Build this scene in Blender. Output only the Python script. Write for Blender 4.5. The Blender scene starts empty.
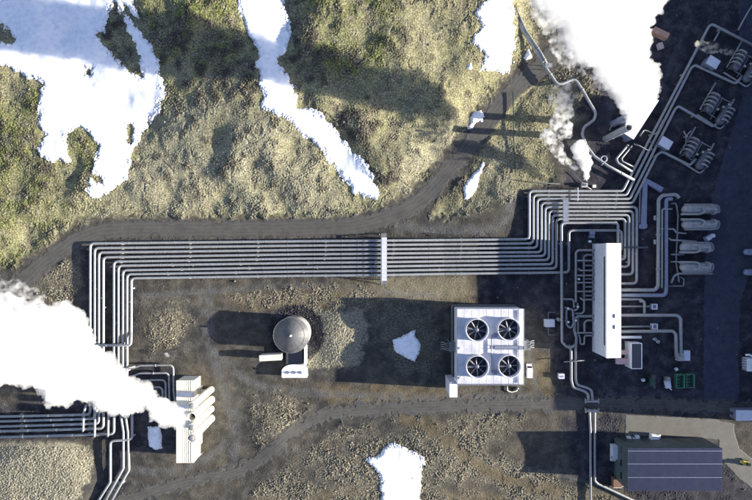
import bpy, math, random
import numpy as np
random.seed(7)
rng = np.random.default_rng(11)
S = 0.4            # metres per photo pixel on the flat ground
H = 200.0          # drone height
SC = bpy.context.scene
COL = SC.collection

def P(px, py, z=0.0):
    k = S * (H - z) / H
    return ((px - 376) * k, (250 - py) * k, z)

# ------------------------------------------------------------------ tags
def tag(o, label=None, cat=None, group=None, kind=None):
    if label: o['label'] = label
    if cat: o['category'] = cat
    if group: o['group'] = group
    if kind: o['kind'] = kind
    return o

def thing(name, label, cat, loc=(0, 0, 0), rz=0.0, group=None):
    o = bpy.data.objects.new(name, None)
    o.empty_display_size = 0.5
    o.location = loc
    o.rotation_euler = (0, 0, rz)
    COL.objects.link(o)
    return tag(o, label, cat, group)

def kids(o):
    return [c for c in COL.objects if c.parent == o]

def dup(root, loc, rz, label, group=None):
    r = root.copy(); COL.objects.link(r)
    r.location = loc; r.rotation_euler = (0, 0, rz)
    r['label'] = label
    if group: r['group'] = group
    for ch in kids(root):
        c = ch.copy(); COL.objects.link(c); c.parent = r
        for g in kids(ch):
            d = g.copy(); COL.objects.link(d); d.parent = c
    return r

# ------------------------------------------------------------------ mesh builder
class MB:
    def __init__(self):
        self.v = []; self.f = []; self.sm = []
    def add(self, vs, fs, smooth=False):
        n = len(self.v)
        self.v += [tuple(p) for p in vs]
        self.f += [tuple(i + n for i in f) for f in fs]
        self.sm += [smooth] * len(fs)
        return self
    def box(self, x0, x1, y0, y1, z0, z1, rz=0.0, c=None, z1b=None):
        """axis box; z1b = height of the top on the x1 side (a pitched top)"""
        if z1b is None: z1b = z1
        vs = [(x0, y0, z0), (x1, y0, z0), (x1, y1, z0), (x0, y1, z0),
              (x0, y0, z1), (x1, y0, z1b), (x1, y1, z1b), (x0, y1, z1)]
        if rz:
            cx, cy = c if c else (0, 0)
            ca, sa = math.cos(rz), math.sin(rz)
            vs = [(cx + (x - cx) * ca - (y - cy) * sa, cy + (x - cx) * sa + (y - cy) * ca, z) for x, y, z in vs]
        return self.add(vs, [(3, 2, 1, 0), (4, 5, 6, 7), (0, 1, 5, 4), (1, 2, 6, 5), (2, 3, 7, 6), (3, 0, 4, 7)])
    def bar(self, a, b, w, h=None):
        """square bar from a to b"""
        h = h or w
        a = np.array(a, float); b = np.array(b, float)
        d = b - a; L = np.linalg.norm(d); d = d / L
        up = np.array((0, 0, 1.0)) if abs(d[2]) < .9 else np.array((0, 1.0, 0))
        s = np.cross(d, up); s /= np.linalg.norm(s); u = np.cross(s, d)
        vs = []
        for p in (a, b):
            for i, j in ((-1, -1), (1, -1), (1, 1), (-1, 1)):
                vs.append(p + s * i * w / 2 + u * j * h / 2)
        return self.add(vs, [(3, 2, 1, 0), (4, 5, 6, 7), (0, 1, 5, 4), (1, 2, 6, 5), (2, 3, 7, 6), (3, 0, 4, 7)])
    def ring(self, prof, c=(0, 0, 0), n=32, axis='z', cap=True, smooth=True):
        """lathe: prof = [(r, t), ...] along the axis"""
        vs = []; fs = []
        for r, t in prof:
            for k in range(n):
                a = 2 * math.pi * k / n
                p = (r * math.cos(a), r * math.sin(a), t)
                if axis == 'x': p = (p[2], p[0], p[1])
                elif axis == 'y': p = (p[1], p[2], p[0])
                vs.append((c[0] + p[0], c[1] + p[1], c[2] + p[2]))
        for i in range(len(prof) - 1):
            for k in range(n):
                a = i * n + k; b = i * n + (k + 1) % n
                fs.append((a, b, b + n, a + n))
        self.add(vs, fs, smooth)
        if cap:
            m = len(self.v) - len(vs)
            self.f.append(tuple(m + k for k in reversed(range(n)))); self.sm.append(False)
            self.f.append(tuple(m + (len(prof) - 1) * n + k for k in range(n))); self.sm.append(False)
        return self
    def _band(self, p, d, r, hw, n=12):
        up = np.array((0, 0, 1.0)) if abs(d[2]) < .9 else np.array((1.0, 0, 0))
        s_ = np.cross(d, up); s_ /= np.linalg.norm(s_); u = np.cross(s_, d)
        vs = []
        for off, rr in ((-hw, r * .9), (-hw, r), (hw, r), (hw, r * .9)):
            for k in range(n):
                a = 2 * math.pi * k / n; vs.append(p + d * off + (s_ * math.cos(a) + u * math.sin(a)) * rr)
        fs = [(i * n + k, i * n + (k + 1) % n, (i + 1) * n + (k + 1) % n, (i + 1) * n + k) for i in range(3) for k in range(n)]
        self.add(vs, fs, False)
    def tube(self, pts, r, n=14, fil=None, cap=True, seg=6, joints=0):
        pts = fillet([np.array(p, float) for p in pts], fil if fil is not None else r * 2.2, seg)
        tn = []
        for i in range(len(pts)):
            if i == 0: t = pts[1] - pts[0]
            elif i == len(pts) - 1: t = pts[-1] - pts[-2]
            else:
                t = (pts[i] - pts[i - 1]) / max(1e-6, np.linalg.norm(pts[i] - pts[i - 1])) + (pts[i + 1] - pts[i]) / max(1e-6, np.linalg.norm(pts[i + 1] - pts[i]))
            tn.append(t / np.linalg.norm(t))
        up = np.array((0, 0, 1.0)) if abs(tn[0][2]) < .9 else np.array((1.0, 0, 0))
        s = np.cross(tn[0], up); s /= np.linalg.norm(s)
        vs = []; fs = []
        for i, p in enumerate(pts):
            s = s - tn[i] * np.dot(s, tn[i]); s /= np.linalg.norm(s)
            u = np.cross(tn[i], s)
            for k in range(n):
                a = 2 * math.pi * k / n
                vs.append(p + (s * math.cos(a) + u * math.sin(a)) * r)
        for i in range(len(pts) - 1):
            for k in range(n):
                a = i * n + k; b = i * n + (k + 1) % n
                fs.append((a, b, b + n, a + n))
        self.add(vs, fs, True)
        nb = len(self.v) - len(vs)
        if joints:
            for a, b in zip(pts[:-1], pts[1:]):
                l = np.linalg.norm(b - a)
                if l < joints * .8: continue
                cnt = max(1, int(l / joints))
                for q in range(cnt):
                    self._band(a + (b - a) * (q + .5) / cnt, (b - a) / l, r * 1.07, .17)
        if cap:
            m = nb
            self.f.append(tuple(m + k for k in reversed(range(n)))); self.sm.append(False)
            self.f.append(tuple(m + (len(pts) - 1) * n + k for k in range(n))); self.sm.append(False)
        return self
    def prism(self, poly, z0, z1):
        n = len(poly)
        vs = [(x, y, z0) for x, y in poly] + [(x, y, z1) for x, y in poly]
        fs = [tuple(reversed(range(n))), tuple(range(n, 2 * n))]
        fs += [(i, (i + 1) % n, (i + 1) % n + n, i + n) for i in range(n)]
        return self.add(vs, fs)
    def sphere(self, c, r, n=12, sz=1.0):
        prof = []
        for i in range(1, n // 2):
            a = math.pi * i / (n // 2)
            prof.append((r * math.sin(a), -r * math.cos(a) * sz))
        return self.ring(prof, c, n)
    def build(self, name, mat, parent=None):
        me = bpy.data.meshes.new(name)
        me.from_pydata([tuple(float(q) for q in p) for p in self.v], [], self.f)
        me.polygons.foreach_set('use_smooth', self.sm)
        me.materials.append(mat)
        me.update()
        o = bpy.data.objects.new(name, me)
        COL.objects.link(o)
        if parent is not None: o.parent = parent
        return o

def fillet(pts, R, seg=6):
    if len(pts) < 3 or R <= 0: return pts
    out = [pts[0]]
    for i in range(1, len(pts) - 1):
        a, b, c = pts[i - 1], pts[i], pts[i + 1]
        u = a - b; v = c - b
        lu, lv = np.linalg.norm(u), np.linalg.norm(v)
        u = u / lu; v = v / lv
        cosang = float(np.clip(np.dot(u, v), -1, 1))
        if cosang < -0.999: out.append(b); continue
        ang = math.acos(cosang)
        d = min(R / math.tan(ang / 2), lu * .48, lv * .48)
        p0 = b + u * d; p1 = b + v * d
        for k in range(seg + 1):
            t = k / seg
            out.append(p0 * (1 - t) ** 2 + 2 * b * t * (1 - t) + p1 * t * t)
    out.append(pts[-1])
    return out

# ------------------------------------------------------------------ materials
def nmat(name):
    m = bpy.data.materials.new(name); m.use_nodes = True
    nt = m.node_tree; nt.nodes.clear()
    out = nt.nodes.new('ShaderNodeOutputMaterial')
    return m, nt, out

def mat(name, col, rough=.6, metal=0.0, var=.15, scale=1.5, bump=0.0, bscale=8.0, dirt=None, dirt_amt=.5, spec=.5):
    """painted / metal / concrete surface with patchy tone, dirt and bump"""
    m, nt, out = nmat(name)
    N = nt.nodes.new; L = nt.links.new
    b = N('ShaderNodeBsdfPrincipled')
    b.inputs['Roughness'].default_value = rough
    b.inputs['Metallic'].default_value = metal
    b.inputs['Specular IOR Level'].default_value = spec
    tc = N('ShaderNodeTexCoord')
    n1 = N('ShaderNodeTexNoise'); n1.inputs['Scale'].default_value = scale; n1.inputs['Detail'].default_value = 6
    L(tc.outputs['Object'], n1.inputs['Vector'])
    r = N('ShaderNodeMapRange'); r.inputs['From Min'].default_value = .3; r.inputs['From Max'].default_value = .7
    r.inputs['To Min'].default_value = 1 - var; r.inputs['To Max'].default_value = 1 + var
    L(n1.outputs['Fac'], r.inputs['Value'])
    mx = N('ShaderNodeMix'); mx.data_type = 'RGBA'; mx.blend_type = 'MULTIPLY'; mx.inputs['Factor'].default_value = 1
    mx.inputs['A'].default_value = (*col, 1)
    L(r.outputs['Result'], mx.inputs['B'])
    last = mx.outputs['Result']
    if dirt:
        n2 = N('ShaderNodeTexNoise'); n2.inputs['Scale'].default_value = scale * .35; n2.inputs['Detail'].default_value = 8
        n2.inputs['Roughness'].default_value = .7
        L(tc.outputs['Object'], n2.inputs['Vector'])
        r2 = N('ShaderNodeMapRange'); r2.inputs['From Min'].default_value = .5; r2.inputs['From Max'].default_value = .72
        r2.inputs['To Max'].default_value = dirt_amt
        L(n2.outputs['Fac'], r2.inputs['Value'])
        m2 = N('ShaderNodeMix'); m2.data_type = 'RGBA'; m2.inputs['B'].default_value = (*dirt, 1)
        L(r2.outputs['Result'], m2.inputs['Factor']); L(last, m2.inputs['A'])
        last = m2.outputs['Result']
    L(last, b.inputs['Base Color'])
    if bump:
        n3 = N('ShaderNodeTexNoise'); n3.inputs['Scale'].default_value = bscale; n3.inputs['Detail'].default_value = 4
        L(tc.outputs['Object'], n3.inputs['Vector'])
        bp = N('ShaderNodeBump'); bp.inputs['Strength'].default_value = bump; bp.inputs['Distance'].default_value = .05
        L(n3.outputs['Fac'], bp.inputs['Height']); L(bp.outputs['Normal'], b.inputs['Normal'])
    L(b.outputs[0], out.inputs['Surface'])
    return m

M = {}
M['clad'] = mat('aluminium_cladding', (.27, .28, .285), .5, .15, .16, 1.2, .15, 6, (.30, .27, .22), .35)
M['clad_dull'] = mat('weathered_cladding', (.24, .245, .25), .55, .15, .18, 1.2, .15, 6, (.2, .18, .15), .35)
M['blue_steel'] = mat('blue_grey_steel', (.20, .22, .30), .5, .2, .15, 1.0, .1, 6, (.2, .18, .16), .3)
M['white'] = mat('white_painted_sheet', (.80, .80, .78), .5, 0, .06, .8, .05, 4, (.55, .52, .46), .3)
M['offwhite'] = mat('cream_painted_sheet', (.72, .68, .56), .5, 0, .08, .8, .05, 4, (.5, .45, .36), .35)
M['lav'] = mat('pale_grey_wall_sheet', (.55, .57, .62), .5, 0, .06, .8, .05, 4, (.4, .38, .36), .3)
M['dark'] = mat('dark_opening', (.012, .012, .014), .7, 0, .1, 2)
M['darksteel'] = mat('dark_steel', (.06, .065, .075), .5, .3, .2, 2)
M['concrete'] = mat('concrete', (.34, .33, .31), .85, 0, .15, 1.5, .3, 5, (.2, .19, .17), .5)
M['roofdark'] = mat('slate_blue_roof_sheet', (.030, .036, .070), .75, 0, .12, .5, .05, 3, (.04, .042, .06), .3, spec=.08)
M['vessel'] = mat('dark_vessel_steel', (.105, .11, .135), .5, .3, .25, 1.2, .2, 6, (.06, .05, .045), .5)
M['greenwall'] = mat('dark_green_wall_sheet', (.06, .085, .085), .6, 0, .15, .8, .05, 3)
M['towerroof'] = mat('grimy_white_roof', (.56, .56, .60), .6, 0, .14, .35, .1, 3, (.33, .33, .38), .6)
M['blade'] = mat('fan_blade_grey', (.13, .14, .18), .5, .2, .15, 1)
M['tankroof'] = mat('grey_tank_roof', (.10, .10, .105), .55, .1, .12, .6, .1, 3, (.2, .19, .18), .4)
M['tankwall'] = mat('pale_tank_wall', (.62, .62, .60), .5, .1, .08, .6, .1, 3)
M['green'] = mat('green_paint', (.045, .16, .10), .5, 0, .15, 2)
M['dgreen'] = mat('dark_green_paint', (.02, .06, .04), .5, 0, .2, 2)
M['pink'] = mat('faded_pink_duct', (.46, .34, .33), .6, 0, .12, 2)
M['orange'] = mat('faded_orange_container', (.45, .26, .18), .6, 0, .15, 1.5, dirt=(.55, .5, .42), dirt_amt=.8)
M['rust'] = mat('rusty_steel', (.16, .08, .05), .8, 0, .3, 3)
M['rubber'] = mat('tyre_rubber', (.02, .02, .02), .9, 0, .2, 3)
M['glass'] = mat('vehicle_glass', (.02, .025, .03), .1, 0, .1, 3)
M['yellow'] = mat('yellow_paint', (.5, .42, .05), .5, 0, .2, 3)
M['rock'] = mat('lava_stone', (.17, .155, .125), .95, 0, .45, .6)
M['olive'] = mat('olive_plant', (.09, .10, .05), .9, 0, .3, 2)

# ------------------------------------------------------------------ world, sun, camera
SUN_EL = math.radians(15.3)
SUN_AZ_XY = math.radians(-3.5)       # direction TO the sun in the XY plane, from +X
w = bpy.data.worlds.new("World"); SC.world = w; w.use_nodes = True
nt = w.node_tree; nt.nodes.clear()
wo = nt.nodes.new('ShaderNodeOutputWorld'); bg = nt.nodes.new('ShaderNodeBackground')
sky = nt.nodes.new('ShaderNodeTexSky'); sky.sky_type = 'NISHITA'; sky.sun_disc = False
sky.sun_elevation = SUN_EL
sky.sun_rotation = math.pi / 2 - SUN_AZ_XY      # clockwise from +Y
sky.air_density = 1.0; sky.dust_density = 0.3; sky.ozone_density = 2.5
bg.inputs['Strength'].default_value = 0.085
tn = nt.nodes.new('ShaderNodeMix'); tn.data_type = 'RGBA'; tn.blend_type = 'MULTIPLY'; tn.inputs['Factor'].default_value = 1
tn.inputs['B'].default_value = (1.22, 1.0, 1.02, 1)
nt.links.new(sky.outputs[0], tn.inputs['A']); nt.links.new(tn.outputs['Result'], bg.inputs[0]); nt.links.new(bg.outputs[0], wo.inputs[0])

sd = bpy.data.lights.new('sun', 'SUN'); sd.energy = 5.0; sd.angle = math.radians(.5); sd.color = (1.0, .93, .80)
so = bpy.data.objects.new('sun', sd); COL.objects.link(so)
so.rotation_euler = (0, math.pi / 2 - SUN_EL, SUN_AZ_XY)
so.location = (150, 0, 120)

cd = bpy.data.cameras.new('camera'); cd.sensor_width = 36; cd.lens = 36 * H / (752 * S); cd.clip_end = 12000; cd.clip_start = 1
co = bpy.data.objects.new('camera', cd); COL.objects.link(co); co.location = (0, 0, H); co.rotation_euler = (0, 0, 0)
SC.camera = co
SC.view_settings.view_transform = 'Standard'
SC.view_settings.look = 'None'; SC.view_settings.gamma = 1; SC.view_settings.use_curve_mapping = False
SC.view_settings.exposure = 1.65
SC.render.engine = 'CYCLES'
SC.cycles.max_bounces = 20; SC.cycles.volume_bounces = 16; SC.cycles.diffuse_bounces = 3
SC.cycles.use_denoising = True

# ------------------------------------------------------------------ terrain height field
def sdist(U, V, poly):
    """signed distance in px, positive inside"""
    U = np.asarray(U, float); V = np.asarray(V, float)
    d = np.full(U.shape, 1e9); ins = np.zeros(U.shape, bool)
    n = len(poly)
    for i in range(n):
        x0, y0 = poly[i]; x1, y1 = poly[(i + 1) % n]
        ex, ey = x1 - x0, y1 - y0
        t = np.clip(((U - x0) * ex + (V - y0) * ey) / (ex * ex + ey * ey + 1e-9), 0, 1)
        d = np.minimum(d, (U - x0 - t * ex) ** 2 + (V - y0 - t * ey) ** 2)
        c = ((y0 <= V) & (y1 > V)) | ((y1 <= V) & (y0 > V))
        xx = x0 + (V - y0) / (ey if ey else 1e-9) * ex
        ins ^= c & (U < xx)
    d = np.sqrt(d)
    return np.where(ins, d, -d)

def ldist(U, V, line):
    d = np.full(U.shape, 1e9)
    for (x0, y0), (x1, y1) in zip(line[:-1], line[1:]):
        ex, ey = x1 - x0, y1 - y0
        t = np.clip(((U - x0) * ex + (V - y0) * ey) / (ex * ex + ey * ey + 1e-9), 0, 1)
        d = np.minimum(d, (U - x0 - t * ex) ** 2 + (V - y0 - t * ey) ** 2)
    return np.sqrt(d)

def sstep(a, b, x):
    t = np.clip((x - a) / (b - a), 0, 1)
    return t * t * (3 - 2 * t)

def curve(pts, n=8):
    """Catmull-Rom through the points"""
    p = [np.array(q, float) for q in pts]
    p = [2 * p[0] - p[1]] + p + [2 * p[-1] - p[-2]]
    out = []
    for i in range(1, len(p) - 2):
        for k in range(n):
            t = k / n
            a, b, c, d = p[i - 1], p[i], p[i + 1], p[i + 2]
            out.append(.5 * (2 * b + (c - a) * t + (2 * a - 5 * b + 4 * c - d) * t * t + (3 * b - a - 3 * c + d) * t ** 3))
    out.append(p[-2])
    return [tuple(q) for q in out]

ROAD_MAIN = curve([(-30, 330), (25, 280), (50, 258), (85, 237), (125, 229.5), (250, 229), (340, 227), (385, 218), (420, 201), (448, 172), (476, 138), (500, 106), (522, 82), (545, 64), (560, 40), (566, 0), (570, -60)])
ROAD_LOW = curve([(60, 530), (110, 505), (150, 492), (200, 480), (240, 470), (270, 452), (298, 428), (330, 414), (376, 409), (450, 406.5), (540, 405), (600, 404), (700, 406), (860, 412)])

# coarse relief from a slope wish-map (least squares by FFT)
cs = 4.0
gx = np.arange(-200, 960, cs); gy = np.arange(-240, 760, cs)
CU, CV = np.meshgrid(gx, gy)
hillpoly = [(-200, 330), (20, 262), (60, 232), (95, 219), (330, 217), (375, 208), (408, 195), (438, 163), (466, 128), (492, 95), (520, 66), (530, 30), (535, -240), (-200, -240)]
HM = sstep(-2, 34, sdist(CU, CV, hillpoly))
# slope wish: positive = ground rises to the east (turned away from the sun)
def blob(poly, s, soft=7): return s * sstep(-soft, soft, sdist(CU, CV, poly))
slope = np.full(CU.shape, -0.01)
slope += blob([(283, -60), (290, 20), (284, 45), (300, 60), (318, 40), (330, 0), (332, -60)], .42)
slope += blob([(122, -60), (130, 18), (152, 45), (160, 85), (185, 92), (196, 60), (196, -60)], .30)
slope += blob([(298, 108), (330, 130), (352, 160), (378, 196), (396, 190), (372, 150), (345, 118), (322, 95)], .40, 5)
slope += blob([(272, 112), (310, 130), (350, 190), (330, 196), (290, 140)], -.08, 8)
slope += blob([(400, 10), (470, 0), (480, 60), (470, 90), (400, 90)], -.10)
slope += blob([(100, -60), (125, 0), (140, 60), (143, 80), (128, 65), (98, 35)], .34, 4)
slope += blob([(0, 60), (90, 70), (160, 110), (120, 160), (20, 120)], -.09, 12)
slope += blob([(-40, -40), (90, -40), (100, 60), (60, 40), (-40, 0)], .16, 8)
slope += blob([(380, 96), (430, 100), (476, 122), (470, 128), (420, 118), (376, 112)], .2, 5)
fx = np.fft.fftfreq(len(gx), cs * S)[None, :] * 2j * np.pi
fy = np.fft.fftfreq(len(gy), cs * S)[:, None] * 2j * np.pi
den = (fx * np.conj(fx) + .35 * fy * np.conj(fy)).real + 2e-4
Zc = np.fft.ifft2(np.fft.fft2(slope * HM) * np.conj(fx) / den).real
Zc -= np.percentile(Zc, 5)
Zc *= HM
Zc += HM * (1.5 + np.clip((220 - CV) * .018, 0, 6))
cone = np.exp(-(((CU - 262) / 72) ** 2 + ((CV - 118) / 52) ** 2))
Zc += HM * 5 * cone
def addbump(cx, cy, rx, ry, h, p=1.0):
    global Zc
    q = ((CU - cx) / rx) ** 2 + ((CV - cy) / ry) ** 2
    Zc = Zc + h * np.exp(-q ** p)
addbump(40, 485, 56, 44, 2.2, 4)                 # flat-topped mound bottom left
addbump(275, 430, 22, 26, 1.6)
addbump(340, 470, 60, 22, 2.0)
addbump(430, 460, 55, 28, 2.6)
addbump(510, 455, 55, 16, 1.2)
addbump(575, 88, 22, 16, 1.6)
addbump(340, 335, 22, 26, 2.2, 2)
addbump(165, 325, 18, 24, .9)
addbump(490, 200, 34, 26, 1.6)

def bil(Z, U, V):
    a = np.clip((U - gx[0]) / cs, 0, len(gx) - 1.001); b = np.clip((V - gy[0]) / cs, 0, len(gy) - 1.001)
    i = a.astype(int); j = b.astype(int); a = a - i; b = b - j
    return (Z[j, i] * (1 - a) * (1 - b) + Z[j, i + 1] * a * (1 - b) + Z[j + 1, i] * (1 - a) * b + Z[j + 1, i + 1] * a * b)
def smooth(Z, k):
    F = np.fft.fft2(Z); q = (np.fft.fftfreq(Z.shape[1])[None, :] ** 2 + np.fft.fftfreq(Z.shape[0])[:, None] ** 2)
    return np.fft.ifft2(F * np.exp(-q * (k ** 2) * 20)).real
Zc = smooth(Zc, 1.2)

cell = 0.25
xs = np.arange(-168, 168.01, cell); ys = np.arange(-116, 116.01, cell)
def grow(a0, sgn):
    out = []; d = cell; p = a0
    while abs(p) < 5000:
        d = min(d * 1.25, 700); p = p + sgn * d; out.append(p)
    return np.array(out)
XS = np.concatenate([grow(xs[0], -1)[::-1], xs, grow(xs[-1], 1)])
YS = np.concatenate([grow(ys[0], -1)[::-1], ys, grow(ys[-1], 1)])
X, Y = np.meshgrid(XS, YS)
U0 = X / S + 376; V0 = 250 - Y / S
Zb = bil(Zc, np.clip(U0, -195, 950), np.clip(V0, -235, 750))
far = sstep(0, 1, np.clip((np.maximum(abs(X) - 170, abs(Y) - 118)) / 400, 0, 1))
Zb = Zb * (1 - far)

def bandnoise(shape, lam, bw=.55, seed=0):
    """gaussian noise with wavelengths around lam metres"""
    r = np.random.default_rng(seed).standard_normal(shape)
    fxx = np.fft.rfftfreq(shape[1], cell)[None, :]; fyy = np.fft.fftfreq(shape[0], cell)[:, None]
    f = np.sqrt(fxx ** 2 + fyy ** 2) + 1e-6
    g = np.exp(-(np.log(f * lam) / bw) ** 2)
    q = np.fft.irfft2(np.fft.rfft2(r) * g, shape)
    return q / q.std()
n12 = bandnoise(X.shape, 1.0, .55, 1); n3 = bandnoise(X.shape, 3.6, .8, 2); n8 = bandnoise(X.shape, 9, .7, 3)
n25 = bandnoise(X.shape, 26, .6, 4); n06 = bandnoise(X.shape, .62, .4, 5); nr = bandnoise(X.shape, 15, .55, 6); nq = bandnoise(X.shape, 7, .6, 7)

# the pixel each ground point lands on (features sit where the photo shows them)
kk = H / (H - Zb)
U = X / S * kk + 376; V = 250 - Y / S * kk
wob = n3 * .9 + n8 * 1.3 + n12 * .35          # irregular natural edges, px

# ---- cover masks
dmain = ldist(U, V, ROAD_MAIN) + n8 * .5; dlow = ldist(U, V, ROAD_LOW) + n8 * .5
def pm(poly, soft=4, w_=1.0): return sstep(-soft, soft, sdist(U, V, poly) + wob * w_)
grass = pm([(-400, 275), (0, 270), (40, 250), (75, 222), (100, 217), (330, 217), (372, 210), (405, 195), (436, 162), (462, 128), (488, 96), (518, 62), (540, 40), (545, -400), (-400, -400)], 5, 1.4)
grass = np.maximum(grass, pm([(500, 110), (512, 92), (548, 80), (585, 78), (596, 100), (588, 118), (556, 128), (546, 150), (556, 178), (470, 214), (432, 217), (440, 200), (466, 175)], 4, 1.3) * .75)
brown = np.zeros(X.shape)                     # rough straw/brown tufted ground
for poly in ([(255, 400), (275, 392), (302, 402), (298, 424), (262, 447), (252, 440)],
             [(255, 490), (300, 455), (340, 430), (380, 425), (470, 419), (520, 420), (500, 440), (482, 452), (560, 480), (610, 500), (612, 540), (250, 540)],
             [(150, 300), (180, 296), (188, 320), (178, 345), (150, 350)],
             [(28, 285), (60, 262), (80, 250), (82, 285), (60, 310), (48, 300)],
             [(230, 295), (330, 285), (375, 290), (375, 305), (300, 310), (240, 302)],
             [(455, 418), (480, 412), (508, 414), (515, 426), (470, 436)],
             [(550, 70), (590, 72), (598, 95), (575, 104), (552, 95)]):
    brown = np.maximum(brown, pm(poly, 5, 1.6))
tan = pm([(-60, 447), (20, 440), (60, 441), (88, 446), (94, 458), (86, 485), (76, 505), (70, 560), (-60, 560)], 2, .8)
tan = np.maximum(tan, pm([(388, 262), (447, 262), (470, 270), (468, 300), (390, 302), (372, 285)], 8, 1.2) * .4)
tan = np.maximum(tan, pm([(318, 308), (362, 309), (368, 330), (358, 362), (306, 366), (312, 340)], 4, 1.2) * .95)
tan = np.maximum(tan, pm([(300, 352), (362, 352), (360, 366), (302, 368)], 3, 1) * .9)
sandm = pm([(316, 306), (364, 308), (370, 332), (360, 366), (302, 368), (310, 340)], 3, 1)
lava = pm([(598, -200), (600, 20), (575, 50), (566, 100), (590, 130), (565, 186), (522, 192), (520, 232), (478, 242), (480, 304), (540, 312), (556, 345), (556, 372), (565, 398), (620, 412), (740, 419), (900, 440), (2200, 440), (2200, -1500), (598, -1500)], 9, 2.2)  # dark lava gravel; left outline also paints in the hall's cast shadow
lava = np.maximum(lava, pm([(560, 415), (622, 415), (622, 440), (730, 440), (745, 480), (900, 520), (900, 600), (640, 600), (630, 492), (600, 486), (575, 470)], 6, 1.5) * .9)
lava = np.maximum(lava, pm([(92, 384), (150, 365), (176, 372), (178, 450), (130, 452), (126, 500), (100, 500), (108, 440), (92, 440), (-60, 442), (-60, 408), (60, 402)], 4, 1) * .8)  # dark ground; also paints in the stack building's cast shadow
lava = np.maximum(lava, pm([(80, 243), (140, 240), (140, 330), (120, 350), (88, 345)], 2.5, .6) * .75)  # ground darkened around the left pipe uprights
lava = np.maximum(lava, pm([(80, 238), (555, 236), (555, 276), (80, 280)], 2.0, .6) * .55)  # ground darkened along the long pipe bundle
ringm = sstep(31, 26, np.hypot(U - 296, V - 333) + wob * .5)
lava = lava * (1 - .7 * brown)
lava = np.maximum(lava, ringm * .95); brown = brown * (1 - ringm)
brown = np.maximum(brown, pm([(376, 306), (432, 308), (440, 350), (425, 378), (398, 372), (378, 340)], 8, 2.4) * .55)
band = sstep(9, 3, ldist(U, V, curve([(405, 418), (440, 432), (462, 452), (500, 478), (560, 492)])) + wob)
brown *= (1 - .85 * band)
brown *= np.clip(.9 + .35 * n25 + .2 * n8, .1, 1)
grass *= (1 - .0)
patchy = np.clip(.75 + .45 * n8 + .25 * n25, .15, 1.7)
smoothmoss = sstep(-14, 14, sdist(U, V, [(385, 10), (470, 0), (478, 60), (470, 110), (440, 150), (410, 120), (385, 60)])) + sstep(-10, 12, sdist(U, V, [(100, 205), (180, 105), (240, 104), (215, 150), (170, 200)]))
rough_amp = .019 + (.060 * grass * (1 - .5 * np.clip(smoothmoss, 0, 1)) + .075 * brown) * patchy + .055 * tan * (sdist(U, V, [(-60, 447), (94, 447), (86, 500), (-60, 560)]) > 0) + .08 * ringm + .055 * sandm
rough_amp += .045 * lava * sstep(.3, 1.1, n25)
roadm = np.maximum(sstep(12.5, 8.5, dmain), sstep(11, 7, dlow))
concpoly = [(625, 415), (713, 419), (735, 424), (734, 430), (739, 448), (764, 468), (900, 520), (900, 560), (764, 499), (735, 475), (722, 460), (718, 440), (695, 437), (625, 436)]
roadm = np.maximum(roadm, sstep(-4, 1, sdist(U, V, concpoly)))
asph = [(737, -40), (742, 100), (716, 180), (706, 240), (704, 300), (704, 413), (738, 413), (740, 300), (760, 250), (900, 250), (900, -40)]
rough_amp *= (1 - roadm * .93) * (1 - far)
hum = np.where(n12 > 0, n12 * 1.2, n12 * .8) + n3 * .45 + n06 * .6
near = ((abs(X) < 172) & (abs(Y) < 120)).astype(float)
Zt = Zb + near * rough_amp * hum + near * (.05 + .10 * grass) * n8 * (1 - roadm) * .5 + near * n25 * .45 * grass * (1 - roadm)
gully = np.exp(-(nr / .10) ** 2) * sstep(-.3, .8, n25) * .22 + np.clip(nq * nr - .9, 0, 1.2) * .16
Zt = Zt - near * gully * (grass + .6 * brown) * (1 - roadm)
Zt = Zt - .05 * roadm

def grid_mesh(name, Z, rows=None, cols=None, keep=None, m=None, attrs=()):
    ny, nx = Z.shape
    idx = np.arange(nx * ny).reshape(ny, nx)
    a = idx[:-1, :-1]; b = idx[:-1, 1:]; c = idx[1:, 1:]; d = idx[1:, :-1]
    q = np.stack([a, b, c, d], -1).reshape(-1, 4)
    if keep is not None:
        kf = (keep[:-1, :-1] | keep[:-1, 1:] | keep[1:, 1:] | keep[1:, :-1]).reshape(-1)
        q = q[kf]
    used, inv = np.unique(q, return_inverse=True)
    q = inv.reshape(-1, 4)
    xx = X if rows is None else X[rows, cols]; yy = Y if rows is None else Y[rows, cols]
    co_ = np.stack([xx.reshape(-1)[used], yy.reshape(-1)[used], Z.reshape(-1)[used]], -1).astype(np.float32)
    me = bpy.data.meshes.new(name)
    me.vertices.add(len(used)); me.vertices.foreach_set('co', co_.reshape(-1))
    me.loops.add(q.size); me.loops.foreach_set('vertex_index', q.reshape(-1).astype(np.int32))
    me.polygons.add(len(q))
    me.polygons.foreach_set('loop_start', (np.arange(len(q)) * 4).astype(np.int32))
    me.polygons.foreach_set('use_smooth', np.ones(len(q), bool))
    for an, chans in attrs:
        at = me.attributes.new(an, 'FLOAT_COLOR', 'POINT')
        arr = np.zeros((len(used), 4), np.float32)
        for k_, ch in enumerate(chans): arr[:, k_] = ch.reshape(-1)[used]
        at.data.foreach_set('color', arr.reshape(-1))
    me.update(calc_edges=True)
    if m: me.materials.append(m)
    o = bpy.data.objects.new(name, me); COL.objects.link(o)
    return o

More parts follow.
